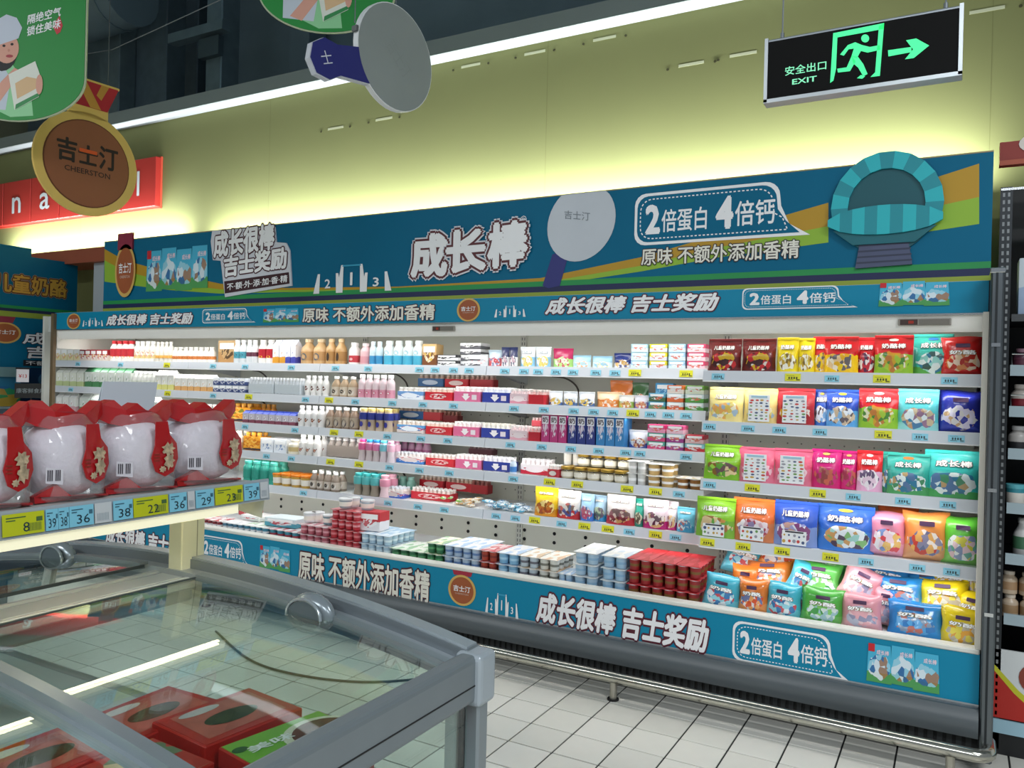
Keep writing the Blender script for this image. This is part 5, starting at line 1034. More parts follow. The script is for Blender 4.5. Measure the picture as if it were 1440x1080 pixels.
def side(n, z, X0, s, build, lab, cat, rows=1):
    for k in range(n): put(('side', lab), build, (X0+k*s, 3.99, z-.029), (0, 0, 0), lab+(', '+ORD[k]+' from left' if n > 1 else ''), cat, 'on the dark cabinet: '+' '.join(lab.split()[:5]) if n > 1 else None)
side(1, 2.079, .31, .2, lambda: box('food_box', .17, .1, .24, '6fb0d8', '3a62b8', ('e8eef4', '4a80c0', '2f58b0'), None, .5, 3), 'upper blue and white box at the top of the dark cabinet', 'box')
side(1, 1.83, .30, .2, lambda: box('food_box', .20, .12, .245, 'c8d4dc', '9ab0cc', ('4a5aa8', '6a80c0', 'e8eef4', '3a4a8c'), None, .5, 4), 'lower pale box with blue berry print in the dark cabinet', 'box')
side(4, 1.60, .225, .075, lambda: bottle('drink_bottle', .10, .034, '4a2c3c', '8a6a78', '6a3a4c'), 'dark wine bottle behind a wire guard in the dark cabinet', 'bottle')
side(4, 1.43, .225, .085, lambda: bottle('drink_bottle', .12, .038, 'b8b0a8', 'd8d0c8', '8a2430', (.05, .5)), 'white capped bottle with dark red foot in the dark cabinet', 'bottle')
side(4, 1.255, .22, .085, lambda: bottle('drink_bottle', .12, .038, 'b8b4b0', 'd4d4d4', '2c2c30', (.2, .45)), 'white bottle with black label in the dark cabinet', 'bottle')
side(4, 1.03, .215, .08, lambda: tub('drink_tub', .037, .1, '3f98a8', '62b8c4'), 'teal tub with lighter lid in the dark cabinet', 'tub')
side(4, .82, .245, .075, lambda: bottle('drink_bottle', .17, .036, 'd4d4d2', 'e8e8e6', '4a7a5a', (.25, .55), 'milk'), 'white bottle with green label in the dark cabinet', 'bottle')
side(5, .57, .205, .066, lambda: bottle('drink_bottle', .095, .031, 'c8b49c', 'd8ccbc', 'b0906c', (.2, .55)), 'beige bottle in the lower layer of the dark cabinet', 'bottle')
side(5, .667, .20, .066, lambda: bottle('drink_bottle', .095, .031, 'c4b098', 'd4c8b8', 'ac8a68', (.2, .55)), 'beige bottle in the upper layer of the dark cabinet', 'bottle')
# ================================================================== corner at the left
lc = thing('side_promotion_cabinet', 'teal promotion cabinet around the corner at the left edge', 'cabinet', (-6.95, 3.6, 0), R(90))
# local frame: x runs along world Y, -y faces world +X; origin at the cabinet foot
def LY(Y): return Y-3.6
def lt(px, py): p = atX(px, py, -6.93); return LY(p.y), p.z
mk('upper_board', MB().box(LY(2.6), LY(4.34), -.05, .0, 1.955, 2.44), BLUE_H, lc, local=True); mk('upper_board_rise', MB().box(LY(2.6), LY(3.93), -.05, 0, 2.44, 2.51), BLUE_H, lc, local=True)
for za, zb_, m_ in ((1.99, 2.015, GREEN), (1.965, 1.99, NAVY), (1.92, 1.965, OLIVE)): mk('stripe', MB().box(LY(2.6), LY(4.34), -.053, -.05, za, zb_), m_, lc, local=True)
a, b = lt(-14, 398), lt(91, 405)
text('儿童奶酪', a[0], b[0], 2.12, 2.28, -.054, mat('c89a3c', .5), lc, .03, 0, ((.05, mat('4a1c14', .5)), (.075, mat('b8906a', .5))), local=True)
mk('lower_panel', MB().box(LY(2.6), LY(4.30), -.05, 0, 1.5, 1.92), BLUE_H, lc, local=True); mk('night_cover', MB().box(LY(2.6), LY(4.30), -.04, 0, .4, 1.5), mat('123c66', .4, noise=.2), lc, local=True)
mk('counter_ledge', MB().box(LY(2.6), LY(3.86), -.10, -.05, 1.42, 1.50), mat('6f8f92', .4), lc, local=True)
mk('counter_front', MB().box(LY(2.6), LY(3.86), -.06, -.05, 1.1, 1.42), printmat('2a7aa0', '3a8a5a', .5, ('3aa05a', 'c8a030', '2a6aa0'), (.5, .5), (.5, .5), cells=3, ax='xz'), lc, local=True)
c = lt(4, 468); mk('medal_rim', MB().flat(ellipse(c[0], c[1], .13, .088), -.052), RIM, lc, local=True); mk('medal_face', MB().flat(ellipse(c[0], c[1], .112, .075), -.053), BRONZE, lc, local=True)
text('吉士汀', c[0]-.085, c[0]+.085, c[1]-.012, c[1]+.025, -.054, WHITE, lc, .02, local=True)
mk('ribbon_print', MB().flat([(c[0]-.06, c[1]+.085), (c[0]+.06, c[1]+.085), (c[0]+.085, c[1]+.14), (c[0]-.085, c[1]+.14)], -.0525), mat('8f2742', .5), lc, local=True)
a, b = lt(28, 486), lt(92, 486); text('成长', a[0], b[0], 1.70, 1.80, -.054, WHITE, lc, .025, .1, ((.04, INK),), local=True)
a, b = lt(34, 510), lt(98, 510); text('吉士', a[0], b[0], 1.58, 1.685, -.054, WHITE, lc, .025, .1, ((.04, INK),), local=True)
a, b = lt(29, 530), lt(76, 530); mk('tagline_bar', MB().flat([(a[0], 1.515), (b[0]+.1, 1.515), (b[0]+.1, 1.565), (a[0], 1.565)], -.0535), mat('1a1c26', .5), lc, local=True)
text('不额外', a[0]+.02, b[0], 1.522, 1.558, -.0545, WHITE, lc, .01, local=True)
mk('emblem_ring', MB().flat(ellipse(lt(62, 572)[0], 1.40, .07, .06), -.042), mat('3a6a8c', .5), lc, local=True)
p = atX(32, 565, -6.70); sgn = thing('price_sign', 'small black clip sign with white card at the left edge', 'sign', (-6.70, p.y, 1.18), R(75))
mk('card', MB().box(-.05, .04, -.004, .004, .20, .31), mat('e4dfe4', .5), sgn, local=True); text('¥13', -.035, .025, .235, .265, -.0045, mat('c03a3a', .5), sgn, .01, local=True)
mk('sign_plate', MB().box(-.06, .22, -.003, .003, .07, .19), BLACK, sgn, local=True); text('康客鲜食用品', -.05, .2, .11, .15, -.0035, mat('8a9498', .5), sgn, local=True); mk('sign_stem', MB().cyl((.06, 0, 0), (.06, 0, .07), .006, 8), BLACK, sgn, local=True); mk('card_clip', MB().box(-.055, .045, -.005, .005, .305, .32), BLACK, sgn, local=True)
mk('sign_foot', MB().box(-.02, .14, -.05, .05, 0, .008), BLACK, sgn, local=True)
stnd = thing('plinth', 'grey cupboard plinth under the black clip sign at the left', 'cabinet', (-6.70, p.y, 0), R(75)); mk('carcass', MB().box(-.3, .35, -.07, .06, 0, 1.165), mat('2c3c48', .5), stnd, local=True); mk('worktop', MB().box(-.31, .36, -.08, .07, 1.165, 1.18), mat('5a6a70', .4), stnd, local=True)
tag(mk('trim_2', MB().box(-7.75, -5.4, 4.22, 4.545, 2.42, 2.54), mat('a0523a', .6)), 'terracotta ledge on the wall between the two header boards', None, None, 'structure')
pl = tag(mk('trim_3', MB().box(XA(131, 4.28, 2.1), XA(160, 4.28, 2.1), 4.28, 4.54, 0, 2.42), mat('b4bcc0', .6)), 'pale pillar left of the long header board', None, None, 'structure')
# red lettered tiles on the wall
ts = thing('letter_tile_sign', 'row of red wall tiles with white letters behind the medal', 'sign', (-7.2, 4.5, 2.91))
red = mat('a92c26', .5); xs = [-9.33, -8.86, -8.385, -7.905, -7.443, -6.98, -6.52, -6.05]
for i in range(7):
    tl = mk('tile', MB().box(xs[i]+.006, xs[i+1]-.006, 4.485, 4.55, 2.915, 3.34), red, ts, None, .004)
    ch = {2: 'n', 3: 'a', 6: 'l'}.get(i)
    if ch:
        cx = (xs[i]+xs[i+1])/2; wd = {'n': .075, 'a': .08, 'l': .017}[ch]; z1 = 3.235 if ch == 'l' else 3.18
        text(ch, cx-wd, cx+wd, 3.02, z1, 4.482, mat('c9d2d8', .5), tl, .01)
mk('backing', MB().box(-9.33, -6.052, 4.53, 4.549, 2.905, 3.35), mat('c24a36', .5), ts)
# ================================================================== hanging signs
wirem = mat('6a7074', .4, .6)
def wire(t, x, z0, z1=3.4): mk('wire', MB().cyl((x, 0, z0), (x, 0, z1), .0022, 5), wirem, t, local=True)
# medal
c = atY(122, 231, 2.72); md = thing('hanging_medal', 'large bronze medal sign with gold rim hanging under the green poster', 'sign', (c.x, c.y, c.z-.283), R(84)); md.scale = (1.088, 1, 1.088)
mk('rim', MB().lathe([(.001, 0), (.262, 0), (.262, .018), (.001, .018)], 48), mat('e0bd68', .4), md, 40, local=True)
o = md.children[0]; o.rotation_euler = (R(90), 0, 0); o.location = (0, .009, .26)
mk('medal_face', MB().prism(ellipse(0, .26, .212, .215, 48), -.0125, -.009), mat('95593a', .45, noise=.1, nscale=4), md, local=True)
mk('face_edge', MB().prism(ellipse(0, .26, .218, .221, 48), -.0105, -.0085), mat('6a3820', .5), md, local=True)
text('吉', -.155, -.055, .25, .37, -.0135, mat('1f0f0c', .5), md, .03, local=True); text('士', -.05, .05, .255, .355, -.0135, mat('1f0f0c', .5), md, .03, local=True); text('汀', .055, .155, .25, .37, -.0135, mat('1f0f0c', .5), md, .03, local=True)
mk('orange_stroke', MB().flat([(-.045, .314), (.045, .314), (.045, .332), (-.045, .332)], -.0145), mat('e05a22', .5), md, local=True)
text('CHEERSTON', -.115, .115, .205, .232, -.0135, mat('2a120e', .5), md, .012, local=True)
mk('hanger', MB().prism([(-.10, .50), (.10, .50), (.10, .57), (-.10, .57)], -.009, .009), mat('e0bd68', .4), md, local=True)
mk('ribbon', MB().prism([(-.085, .55), (.095, .55), (.15, .68), (-.10, .68)], -.013, -.009), mat('b3202e', .5), md, local=True)
for q in ([(-.075, .68), (-.02, .68), (.06, .55), (.005, .55)], [(.06, .68), (.10, .68), (.06, .60), (.035, .62)]): mk('ribbon_stripe', MB().flat(q[::-1], -.0145), mat('c8923c', .5), md, local=True)
mk('ribbon_top', MB().box(-.105, .155, -.014, .009, .68, .69), mat('e0bd68', .4), md, local=True)
wire(md, -.05, .69); wire(md, .1, .69)
# paddle
c = atY(555, 82, 2.5); pd = thing('hanging_paddle', 'white round paddle sign with navy handle hanging in the air', 'sign', (c.x, c.y, c.z), R(83))
mk('paddle_head', MB().prism(ellipse(0, 0, .20, .20, 44), -.012, .012), mat('8b9392', .5, noise=.08, nscale=4), pd, local=True)  # face greyed to paint in the backlit side of a white paddle
mk('paddle_edge', MB().prism(ellipse(0, 0, .204, .204, 44), -.010, .014), mat('dfe2e4', .4), pd, local=True)
hnd = [(-.17, -.02), (-.30, -.055), (-.36, -.05), (-.41, -.085), (-.42, -.14), (-.39, -.185), (-.33, -.19), (-.28, -.16), (-.14, -.145)]
mk('paddle_handle', MB().prism(hnd[::-1], -.0115, .0115), mat('272a72', .45), pd, local=True); mk('handle_edge', MB().prism([(x*1.012, z*1.03) for x, z in hnd][::-1], -.009, .013), mat('c4c8d0', .4), pd, local=True)
text('士', -.375, -.325, -.14, -.095, -.0125, mat('c9ccd8', .5), pd, 0, local=True, rot=.4)
text('吉士汀', -.06, .085, -.035, .035, -.0128, mat('858d8c', .5), pd, 0, local=True, rot=-.75)
mk('clip', MB().box(-.213, -.203, -.013, .013, .03, .05), mat('5a5d60', .5), pd, local=True)
wire(pd, -.21, .06, 3); wire(pd, .0, .2, 3)
# green posters
def poster(name, lab, loc, rz, w, h, full):
    t = thing(name, lab, 'poster', loc, rz); g = mat('128a34', .5, noise=.05, nscale=2); e = .30*w
    out = [(w/2, h), (-w/2, h), (-w/2, e)]+[(-w/2*math.cos(k*PI/24), e-e*math.sin(k*PI/24)) for k in range(1, 24)]+[(w/2, e)]
    mk('poster_edge', MB().prism(out[::-1], -.002, .008), mat('b4bfa0', .5), t, local=True); s = .98
    mk('poster_face', MB().prism([(x*s, (z-h/2)*.99+h/2) for x, z in out][::-1], -.005, -.002), g, t, local=True)
    mk('pale_patch', MB().flat([(-.20*w, .10*w), (-.05*w, .03*w), (.12*w, .04*w), (.10*w, .2*w), (-.05*w, .42*w), (-.25*w, .4*w)], -.0055), mat('8fcf98', .5), t, local=True)  # plain paler green area low on the poster face
    skin = mat('d9a08c', .6); hatm = mat('c9d0de', .6); hair = mat('1e1a1c', .6)
    def sh(nm, pts, m, y): mk(nm, MB().flat([(x*.86+.05*w, z*.80) for x, z in pts], y), m, t, local=True)
    sh('shirt_print', [(-.42*w, .12*w), (-.16*w, .1*w), (-.12*w, .38*w), (-.2*w, .52*w), (-.42*w, .5*w)], mat('c4cdd8', .6), -.0058)
    sh('arm_print', [(-.36*w, .14*w), (-.26*w, .1*w), (-.1*w, .34*w), (-.03*w, .45*w), (-.09*w, .48*w), (-.2*w, .36*w)], skin, -.0061)
    if full:
        sh('hair_print', ellipse(-.20*w, .62*w, .13*w, .17*w, 20), hair, -.0060); sh('hair_print', [(-.30*w, .34*w), (-.25*w, .33*w), (-.22*w, .56*w), (-.31*w, .58*w)], hair, -.0062)
        sh('face_print', ellipse(-.16*w, .655*w, .105*w, .135*w, 24), skin, -.0064)
        sh('hat_print', [(-.30*w, .66*w), (-.06*w, .745*w), (-.03*w, .84*w), (-.08*w, .93*w), (-.17*w, .96*w), (-.27*w, .90*w), (-.32*w, .80*w)], hatm, -.0066)
        for sx in (-.185, -.115): sh('eye_print', ellipse(sx*w, .685*w+(sx+.15)*.2*w, .014*w, .012*w, 10), hair, -.0068)
        sh('mouth_print', ellipse(-.135*w, .585*w, .032*w, .014*w, 12), mat('a8343c', .5), -.0068); sh('nose_print', ellipse(-.142*w, .637*w, .011*w, .014*w, 8), mat('c88a76', .6), -.0067)
        for k, body in enumerate(('隔绝空气', '锁住美味')): text(body, .06*w, .31*w, (.725-.085*k)*w, (.795-.085*k)*w, -.006, WHITE, t, .02, .1, local=True, rise=.25)
        sh('drop_print', [(.24*w, .84*w), (.27*w, .78*w), (.30*w, .80*w), (.32*w, .86*w), (.29*w, .95*w), (.26*w, .90*w)], mat('c8303a', .5), -.006)
    sh('pack_print', [(-.08*w, .10*w), (.13*w, .22*w), (.14*w, .40*w), (.09*w, .54*w), (-.14*w, .42*w)], mat('dfe2d6', .5), -.0070)
    sh('food_print', [(-.06*w, .20*w), (.115*w, .30*w), (.12*w, .38*w), (.02*w, .40*w), (-.08*w, .34*w)], mat('dcb88c', .6), -.0073)
    sh('pack_foot', [(-.075*w, .105*w), (.13*w, .225*w), (.13*w, .26*w), (-.07*w, .15*w)], mat('2c8a4a', .5), -.0074)
    sh('hand_print', ellipse(.13*w, .33*w, .03*w, .09*w, 16), skin, -.0076)
    wire(t, -w*.4, h, h+1.2); wire(t, w*.4, h, h+1.2); return t
p = atY(25, 171, 2.2); poster('hanging_poster', 'large green hanging poster of a child in white hat holding bread', (p.x, p.y, p.z), R(26), .67, 1.0, True)
p = atY(458, 47, 2.75); poster('hanging_poster', 'green hanging poster cut off by the top edge above the paddle', (p.x, p.y, p.z), R(32), .62, .9, False)
w1, w2, w3 = atY(108, 78, 3.4), atY(157, 70, 3.4), atY(318, -4, 3.4)
tag(mk('suspension_wire', MB().tube([w1, w2, w3], .003, 5), wirem), 'thin suspension wire sloping up beneath the dark ceiling', 'wire')
# exit sign
ES = thing('exit_sign', 'black emergency exit sign with green running figure and arrow', 'sign', (-.245, 2.2, 2.243))
ex0, ex1, ez0, ez1 = -.477, -.012, 2.246, 2.413
mk('housing', MB().box(ex0, ex1, 2.2, 2.235, ez0, ez1), mat('8f969c', .35, .6), ES, None, .003)
mk('face', MB().box(ex0+.008, ex1-.008, 2.197, 2.203, ez0+.008, ez1-.008), mat('040505', .6, spec=.15), ES)
for x in (ex0, ex1-.009): mk('end_trim', MB().box(x, x+.009, 2.195, 2.236, ez0-.002, ez1+.002), mat('aab0b4', .3, .7), ES)
mk('bottom_trim', MB().box(ex0, ex1, 2.195, 2.236, ez0-.004, ez0+.006), mat('aab0b4', .3, .7), ES)
glow = mat('3fd98a', .5, emit=.75); EY = 2.1955
def ep(px, py): q = atY(px, py, EY); return (q.x, q.z)
def eflat(nm, pts): mk(nm, MB().flat([ep(*q) for q in pts][::-1], EY), glow, ES)
def c3(x, y): return (960+x/3, y/3)
mb = MB()
eflat('door_frame', [c3(635, 140), c3(850, 97), c3(848, 122), c3(652, 158)]); eflat('door_frame', [c3(635, 140), c3(653, 152), c3(647, 290), c3(636, 340), c3(622, 350)]); eflat('door_frame', [c3(828, 110), c3(850, 97), c3(832, 320), c3(792, 325), c3(812, 305)])
eflat('figure_head', [c3(770+17*math.cos(t*PI/8), 162+17*math.sin(t*PI/8)) for t in range(16)])
eflat('figure_torso', [c3(697, 190), c3(728, 178), c3(757, 190), c3(790, 198), c3(832, 190), c3(834, 210), c3(780, 222), c3(752, 215), c3(735, 245), c3(712, 238), c3(722, 205), c3(700, 208), c3(680, 235), c3(664, 230)])
eflat('figure_leg', [c3(712, 235), c3(740, 240), c3(762, 270), c3(780, 312), c3(762, 322), c3(740, 285), c3(720, 268)]); eflat('figure_leg', [c3(712, 238), c3(730, 258), c3(706, 300), c3(655, 306), c3(652, 290), c3(692, 284)])
eflat('figure_foot', [c3(735, 330), c3(752, 316), c3(770, 322), c3(758, 332)])
eflat('arrow_shaft', [c3(866, 212), c3(965, 198), c3(965, 220), c3(868, 238)]); eflat('arrow_head', [c3(942, 170), c3(985, 162), c3(1040, 192), c3(975, 245), c3(938, 250), c3(972, 208)])
a, b = ep(*c3(432, 300)), ep(*c3(606, 280)); text('安全出口', a[0], b[0], ep(*c3(520, 308))[1]+.001, ep(*c3(520, 268))[1], EY, mat('7fdcae', .5, emit=.5), ES, .012)
a, b = ep(*c3(462, 340)), ep(*c3(566, 325)); text('EXIT', a[0], b[0], ep(*c3(515, 348))[1]-.001, ep(*c3(515, 325))[1]-.001, EY, mat('7fdcae', .5, emit=.5), ES, .02)
for px in (1100, 1330):
    x = XA(px, 2.215, 2.42); mk('wire', MB().cyl((x, 2.217, ez1), (x+.002, 2.217, 3.6), .0022, 6), wirem, ES); mk('hook', MB().cyl((x, 2.217, ez1), (x, 2.217, ez1+.018), .005, 8), wirem, ES)
# ================================================================== island freezer in the foreground
XC, HW, YE, YN = -2.05, 1.06, 1.69, -1.6
gfr = mat('7d868c', .35, .3, noise=.05); gfl = mat('9aa3a9', .3, .3); gfd = mat('5a646c', .4, .3); seal = mat('101214', .6)
pane = glass_mat('freezer_glass', (.90, .96, .94), 1.15)
fz = thing('island_freezer', 'grey island freezer with curved glass lids in the foreground', 'freezer', (XC, 0, 0))
def az(x): return .82+.10*(1-((x-XC)/HW)**2)
def arch(mb, x0, x1, y0, y1, dz0, dz1, n=24):
    xs_ = [x0+(x1-x0)*i/n for i in range(n+1)]; vs_ = []; fs = []
    for x in xs_: vs_ += [(x, y0, az(x)+dz0), (x, y1, az(x)+dz0), (x, y1, az(x)+dz1), (x, y0, az(x)+dz1)]
    for i in range(n):
        a = 4*i; fs += [(a+k, a+(k+1) % 4, a+4+(k+1) % 4, a+4+k) for k in range(4)]
    fs += [(0, 3, 2, 1), tuple(4*n+k for k in range(4))]
    return mb.add(vs_, fs)
mk('tank', MB().box(XC-HW+.03, XC+HW-.03, YN, YE-.02, .08, .44), mat('8d959a', .45), fz); mk('deck', MB().box(XC-HW+.05, XC+HW-.05, YN+.02, YE-.05, .44, .452), mat('c9d0d0', .4), fz)
mk('plinth', MB().box(XC-HW+.07, XC+HW-.07, YN, YE-.06, 0, .08), mat('2a2d30', .6), fz)
for s in (-1, 1):
    xo = XC+s*HW
    def bx(a, b, y0, y1, z0, z1): return MB().box(min(xo-s*a, xo-s*b), max(xo-s*a, xo-s*b), y0, y1, z0, z1)
    rl = mk('side_rail', bx(0, .052, YN, YE-.045, .712, .824), gfr, fz, None, .014, segs=3)
    mk('rail_groove', bx(-.0012, .002, YN, YE-.05, .754, .757), seal, rl)
    mk('rail_lip', bx(.05, .066, YN, YE-.05, .785, .806), gfl, rl)
    mk('side_glass', bx(.022, .030, YN, YE-.06, .44, .715), pane, fz)
    mk('lower_rail', bx(.0, .05, YN, YE-.03, .40, .45), gfl, fz, None, .008)
    cp = mk('corner_cap', bx(-.014, .062, YE-.065, YE+.014, .70, .826), mat('a3adb5', .3, .1), fz, None, .014, segs=3)
    mk('corner_post', bx(.0, .042, YE-.045, YE+.002, .05, .71), mat('8f989e', .35, .5), fz, None, .006)
    mk('post_seal', bx(.042, .052, YE-.05, YE-.02, .45, .71), seal, fz)
    mk('inner_post', bx(.06, .085, YE-.06, YE-.03, .45, .715), mat('a6b0b0', .35), fz)
er = mk('end_rail', arch(MB(), XC-HW+.03, XC+HW-.03, YE-.045, YE+.008, -.09, .0, 36), gfr, fz, 30)
mk('end_rail_top', arch(MB(), XC-HW+.04, XC+HW-.04, YE-.04, YE+.004, -.002, .006, 36), mat('aab4ba', .25, .4), er, 30)
mk('inner_rail', arch(MB(), XC-HW+.06, XC+HW-.06, YE-.085, YE-.045, -.055, -.028, 36), gfl, er, 30)
n = 24; ps_ = [(XC-HW+.04, .44)]+[(XC+HW-.04, .44)]+[(XC+HW-.04-2*(HW-.04)*i/n, az(XC+HW-.04-2*(HW-.04)*i/n)-.088) for i in range(n+1)]
mk('end_glass', MB().prism(ps_, YE-.03, YE-.022), pane, fz)
mk('end_lower_rail', MB().box(XC-HW+.04, XC+HW-.04, YE-.05, YE, .40, .45), gfl, fz, None, .006)
# centre beam along the island
mk('centre_beam', MB().box(XC-.055, XC+.055, YN, YE-.05, .80, .876), mat('a9b2b6', .32, .2), fz, None, .012, segs=2)
for s in (-1, 1): mk('beam_lip', MB().box(XC+s*.068-.012, XC+s*.068+.012, YN, YE-.05, .845, .880), mat('c4ccd0', .25, .4), fz, None, .005)
# curved sliding lids
def lid(y0, y1, s, up):
    a, b = XC+s*(HW-.062), XC+s*.125
    lo, hi = min(a, b), max(a, b); dz = -.034+up
    L = mk('lid', arch(MB(), lo, hi, y0, y1, dz, dz+.005, 18), pane, fz, 30)
    for yy in (y0, y1): mk('lid_frame_bar', arch(MB(), lo, hi, yy-.014, yy+.014, dz-.006, dz+.014, 18), mat('8b969c', .3, .4), L, 30)
    xe = XC+s*.125; mk('lid_edge', MB().box(xe-.003, xe+.003, y0, y1, az(xe)+dz-.002, az(xe)+dz+.007), mat('4a5458', .35, .3), L)
    return L
for s in (-1, 1):
    lid(.905, YE-.09, s, .0); lid(YN+.05, .895, s, -.02)
# handles on the far lids
def handle(xc):
    z = az(xc)-.024; y = YE-.10; hd_ = mk('lid_handle', MB().add(*((lambda N, Mq: ([(xc+.078*math.cos(t)*math.sin(p), y+.030*math.cos(p)*1.0-.0, z-.012+.058*math.sin(t)*math.sin(p)*(1 if math.sin(t) > 0 else .45)) for p in [PI*j/Mq for j in range(Mq+1)] for t in [2*PI*i/N for i in range(N)]],
        [(j*N+i, j*N+(i+1) % N, (j+1)*N+(i+1) % N, (j+1)*N+i) for j in range(Mq) for i in range(N)]))(20, 10))), mat('8d989e', .22, .3), fz, 60)
    mk('handle_pocket', MB().prism([(xc-.054+.108*k/10, z-.012) for k in range(11)]+[(xc+.054*math.cos(PI*k/10), z-.012+.042*math.sin(PI*k/10)) for k in range(0, 11)], y-.034, y-.02), mat('5d6a72', .3, .2), hd_)
    mk('handle_rim', MB().tube([(xc+.06*math.cos(PI*k/10), y-.034, z-.012+.047*math.sin(PI*k/10)) for k in range(11)], .0045, 6), mat('b4bec4', .2, .5), hd_, 60)
handle(-1.475); handle(-2.58)
# ------------------------------------------------------------------ frozen food boxes lying in the freezer
def fbox(w, d, h, c, art, txt=None):
    t = root('frozen_food_box'); mk('carton', MB().box(-w/2, w/2, -d/2, d/2, 0, h), mat(c, .35), t, None, .003, local=True)
    mk('tray_window' if art == 'tray' else 'top_print', MB().box(-w/2*.96, w/2*.96, -d/2*.95, d/2*.95, h, h+.0012), mat(c if art != 'green' else '79b43a', .35) if art != 'red' else printmat(c, c, .5, ('c8332a', 'e0c8a0', 'b8261e', '5a8a6a', 'd8782a', 'b8261e'), (.5, .5), (9, 9), .3, 4, 0, 4), t, local=True)
    def top(nm, pts, m, k=1): mk(nm, MB().add([(x, y, h+.0012+.0008*k) for x, y in pts], [tuple(range(len(pts)))]), m, t, local=True)
    if art == 'green':
        top('plate_print', ellipse(.07, .0, .10, .085, 28), mat('e0dcc8', .4), 1); top('food_print', ellipse(.075, .0, .082, .068, 28), mat('6f3326', .5, noise=.5, nscale=30), 2)
        top('dark_mark', ellipse(-.10, -.06, .02, .012, 12), mat('1d3a1c', .5), 1); top('emblem', ellipse(-.12, .06, .02, .015, 12), mat('2a5a2a', .5), 1)
    elif art == 'red':
        top('pale_print', ellipse(-.02, .03, .05, .022, 20), mat('e0c8a0', .5), 1); top('yellow_print', [(-.11, -.07), (.08, -.08), (.02, -.02), (-.06, -.04)], mat('e0c41e', .5), 1); top('dark_print', ellipse(.05, .02, .03, .015, 12), mat('4a2018', .5), 2)
    else:
        top('tray_print', [(-w*.4, -d*.38), (w*.4, -d*.36), (w*.42, d*.38), (-w*.38, d*.4)], mat('c8675a', .3, noise=.3, nscale=20), 1); top('food_print', ellipse(.0, -.01, w*.26, d*.16, 20), mat('3f4a30', .5, noise=.5, nscale=40), 2); top('pale_print', ellipse(-.04, .07, w*.2, d*.08, 18), mat('c8c4cc', .4), 2)
    if txt:
        o = text(txt, -w*.32, w*.1, 0, .035, 0, WHITE, t, .02, local=True); o.rotation_euler = (R(-90), 0, 0); o.location = (-.02, .02, h+.004)
    return t
FB = [(-1.37, 1.44, .452, .150, 'green', 'green-topped frozen food box with a bowl print in the freezer', R(80)), (-1.62, 1.45, .452, .155, 'tray', 'red frozen food box with food tray print at the far end', R(84)), (-1.58, 1.13, .452, .145, 'red', 'red frozen food box with yellow corner behind the green one', R(88)), (-1.83, 1.38, .452, .14, 'tray', 'red frozen tray box near the freezer centre beam', R(92)),
  (-1.33, 1.07, .452, .13, 'red', 'red frozen food box at the right in the near part of the freezer', R(86)), (-1.82, 1.08, .452, .145, 'tray', 'red tray box beside the centre beam in the near part', R(90)), (-1.58, .81, .452, .14, 'tray', 'nearest red tray box under the lid bar', R(88)), (-1.30, .76, .452, .12, 'red', 'nearest red box along the freezer side glass', R(90))]
for i, (x, y, z, h, art, lab, rz) in enumerate(FB):
    put(('fb', i), lambda: fbox(.29, .225, h, 'b8261e', art, '美味' if art == 'green' else None), (x, y, z), (0, 0, rz), lab, 'box')
for i, (x, y, lab) in enumerate(((-2.62, 1.2, 'teal frozen box in the far half of the freezer'), (-2.75, .7, 'second teal frozen box in the far half'))):
    put(('fb2', i), lambda: fbox(.3, .22, .1, '2f7f8a', 'tray'), (x, y, .452), (0, 0, .1), lab, 'box')
# loose power cord on the floor beyond the freezer
tag(cable([(-3.7, 3.2, .006), (-3.2, 2.98, .006), (-2.85, 2.95, .006), (-2.5, 3.05, .006), (-2.25, 3.27, .006), (-2.1, 3.4, .006)], .006, mat('2a2a2a', .6), None, 'power_cord'), 'thin dark power cord lying on the tiles beyond the freezer', 'cord')
# ================================================================== shelf over the freezer
SX = -1.80; SZ = 1.168
sf = thing('gondola_shelf', 'pale shelf on posts above the freezer with price tags', 'shelf', (XC, 0, .876))
beige = mat('d9dcc2', .5)
mk('board', MB().box(XC-.26, SX-.008, YN, 1.70, SZ-.03, SZ), mat('c8ccc8', .5), sf)
mk('price_rail', MB().prism([(SX-.008, SZ-.058), (SX+.004, SZ-.058), (SX-.002, SZ+.004), (SX-.008, SZ+.004)], YN, 1.742), mat('aab4bc', .35), sf)
pr_ = [o for o in sf.children if o.name.startswith('price_rail')][0]
lamp = mk('lamp_tube', MB().tube([(SX-.026, YN, SZ-.073), (SX-.026, 1.62, SZ-.073)], .0095, 12), mat('fff3d0', .4, emit=14.0), sf, 60); mk('lamp_diffuser', MB().box(SX-.010, SX-.004, YN, 1.63, SZ-.084, SZ-.056), mat('f2edcc', .4, emit=.55), sf); mk('lamp_housing', MB().box(SX-.06, SX-.014, YN, 1.63, SZ-.062, SZ-.03), mat('d6d6c4', .4), sf)
for yy in (1.655, .1, -1.3):
    p_ = mk('post', MB().box(XC-.03, XC+.03, yy-.042, yy+.042, .876, SZ-.03), beige, sf, None, .003)
    mk('post_seam', MB().box(XC+.029, XC+.0308, yy+.012, yy+.0145, .865, SZ-.03), mat('8f937c', .5), p_)
mk('shelf_arm', MB().prism([(XC, SZ-.03), (SX-.07, SZ-.03), (SX-.07, SZ-.045), (XC+.03, SZ-.10), (XC, SZ-.10)][::-1], 1.64, 1.645), mat('c4c8b4', .4), sf)
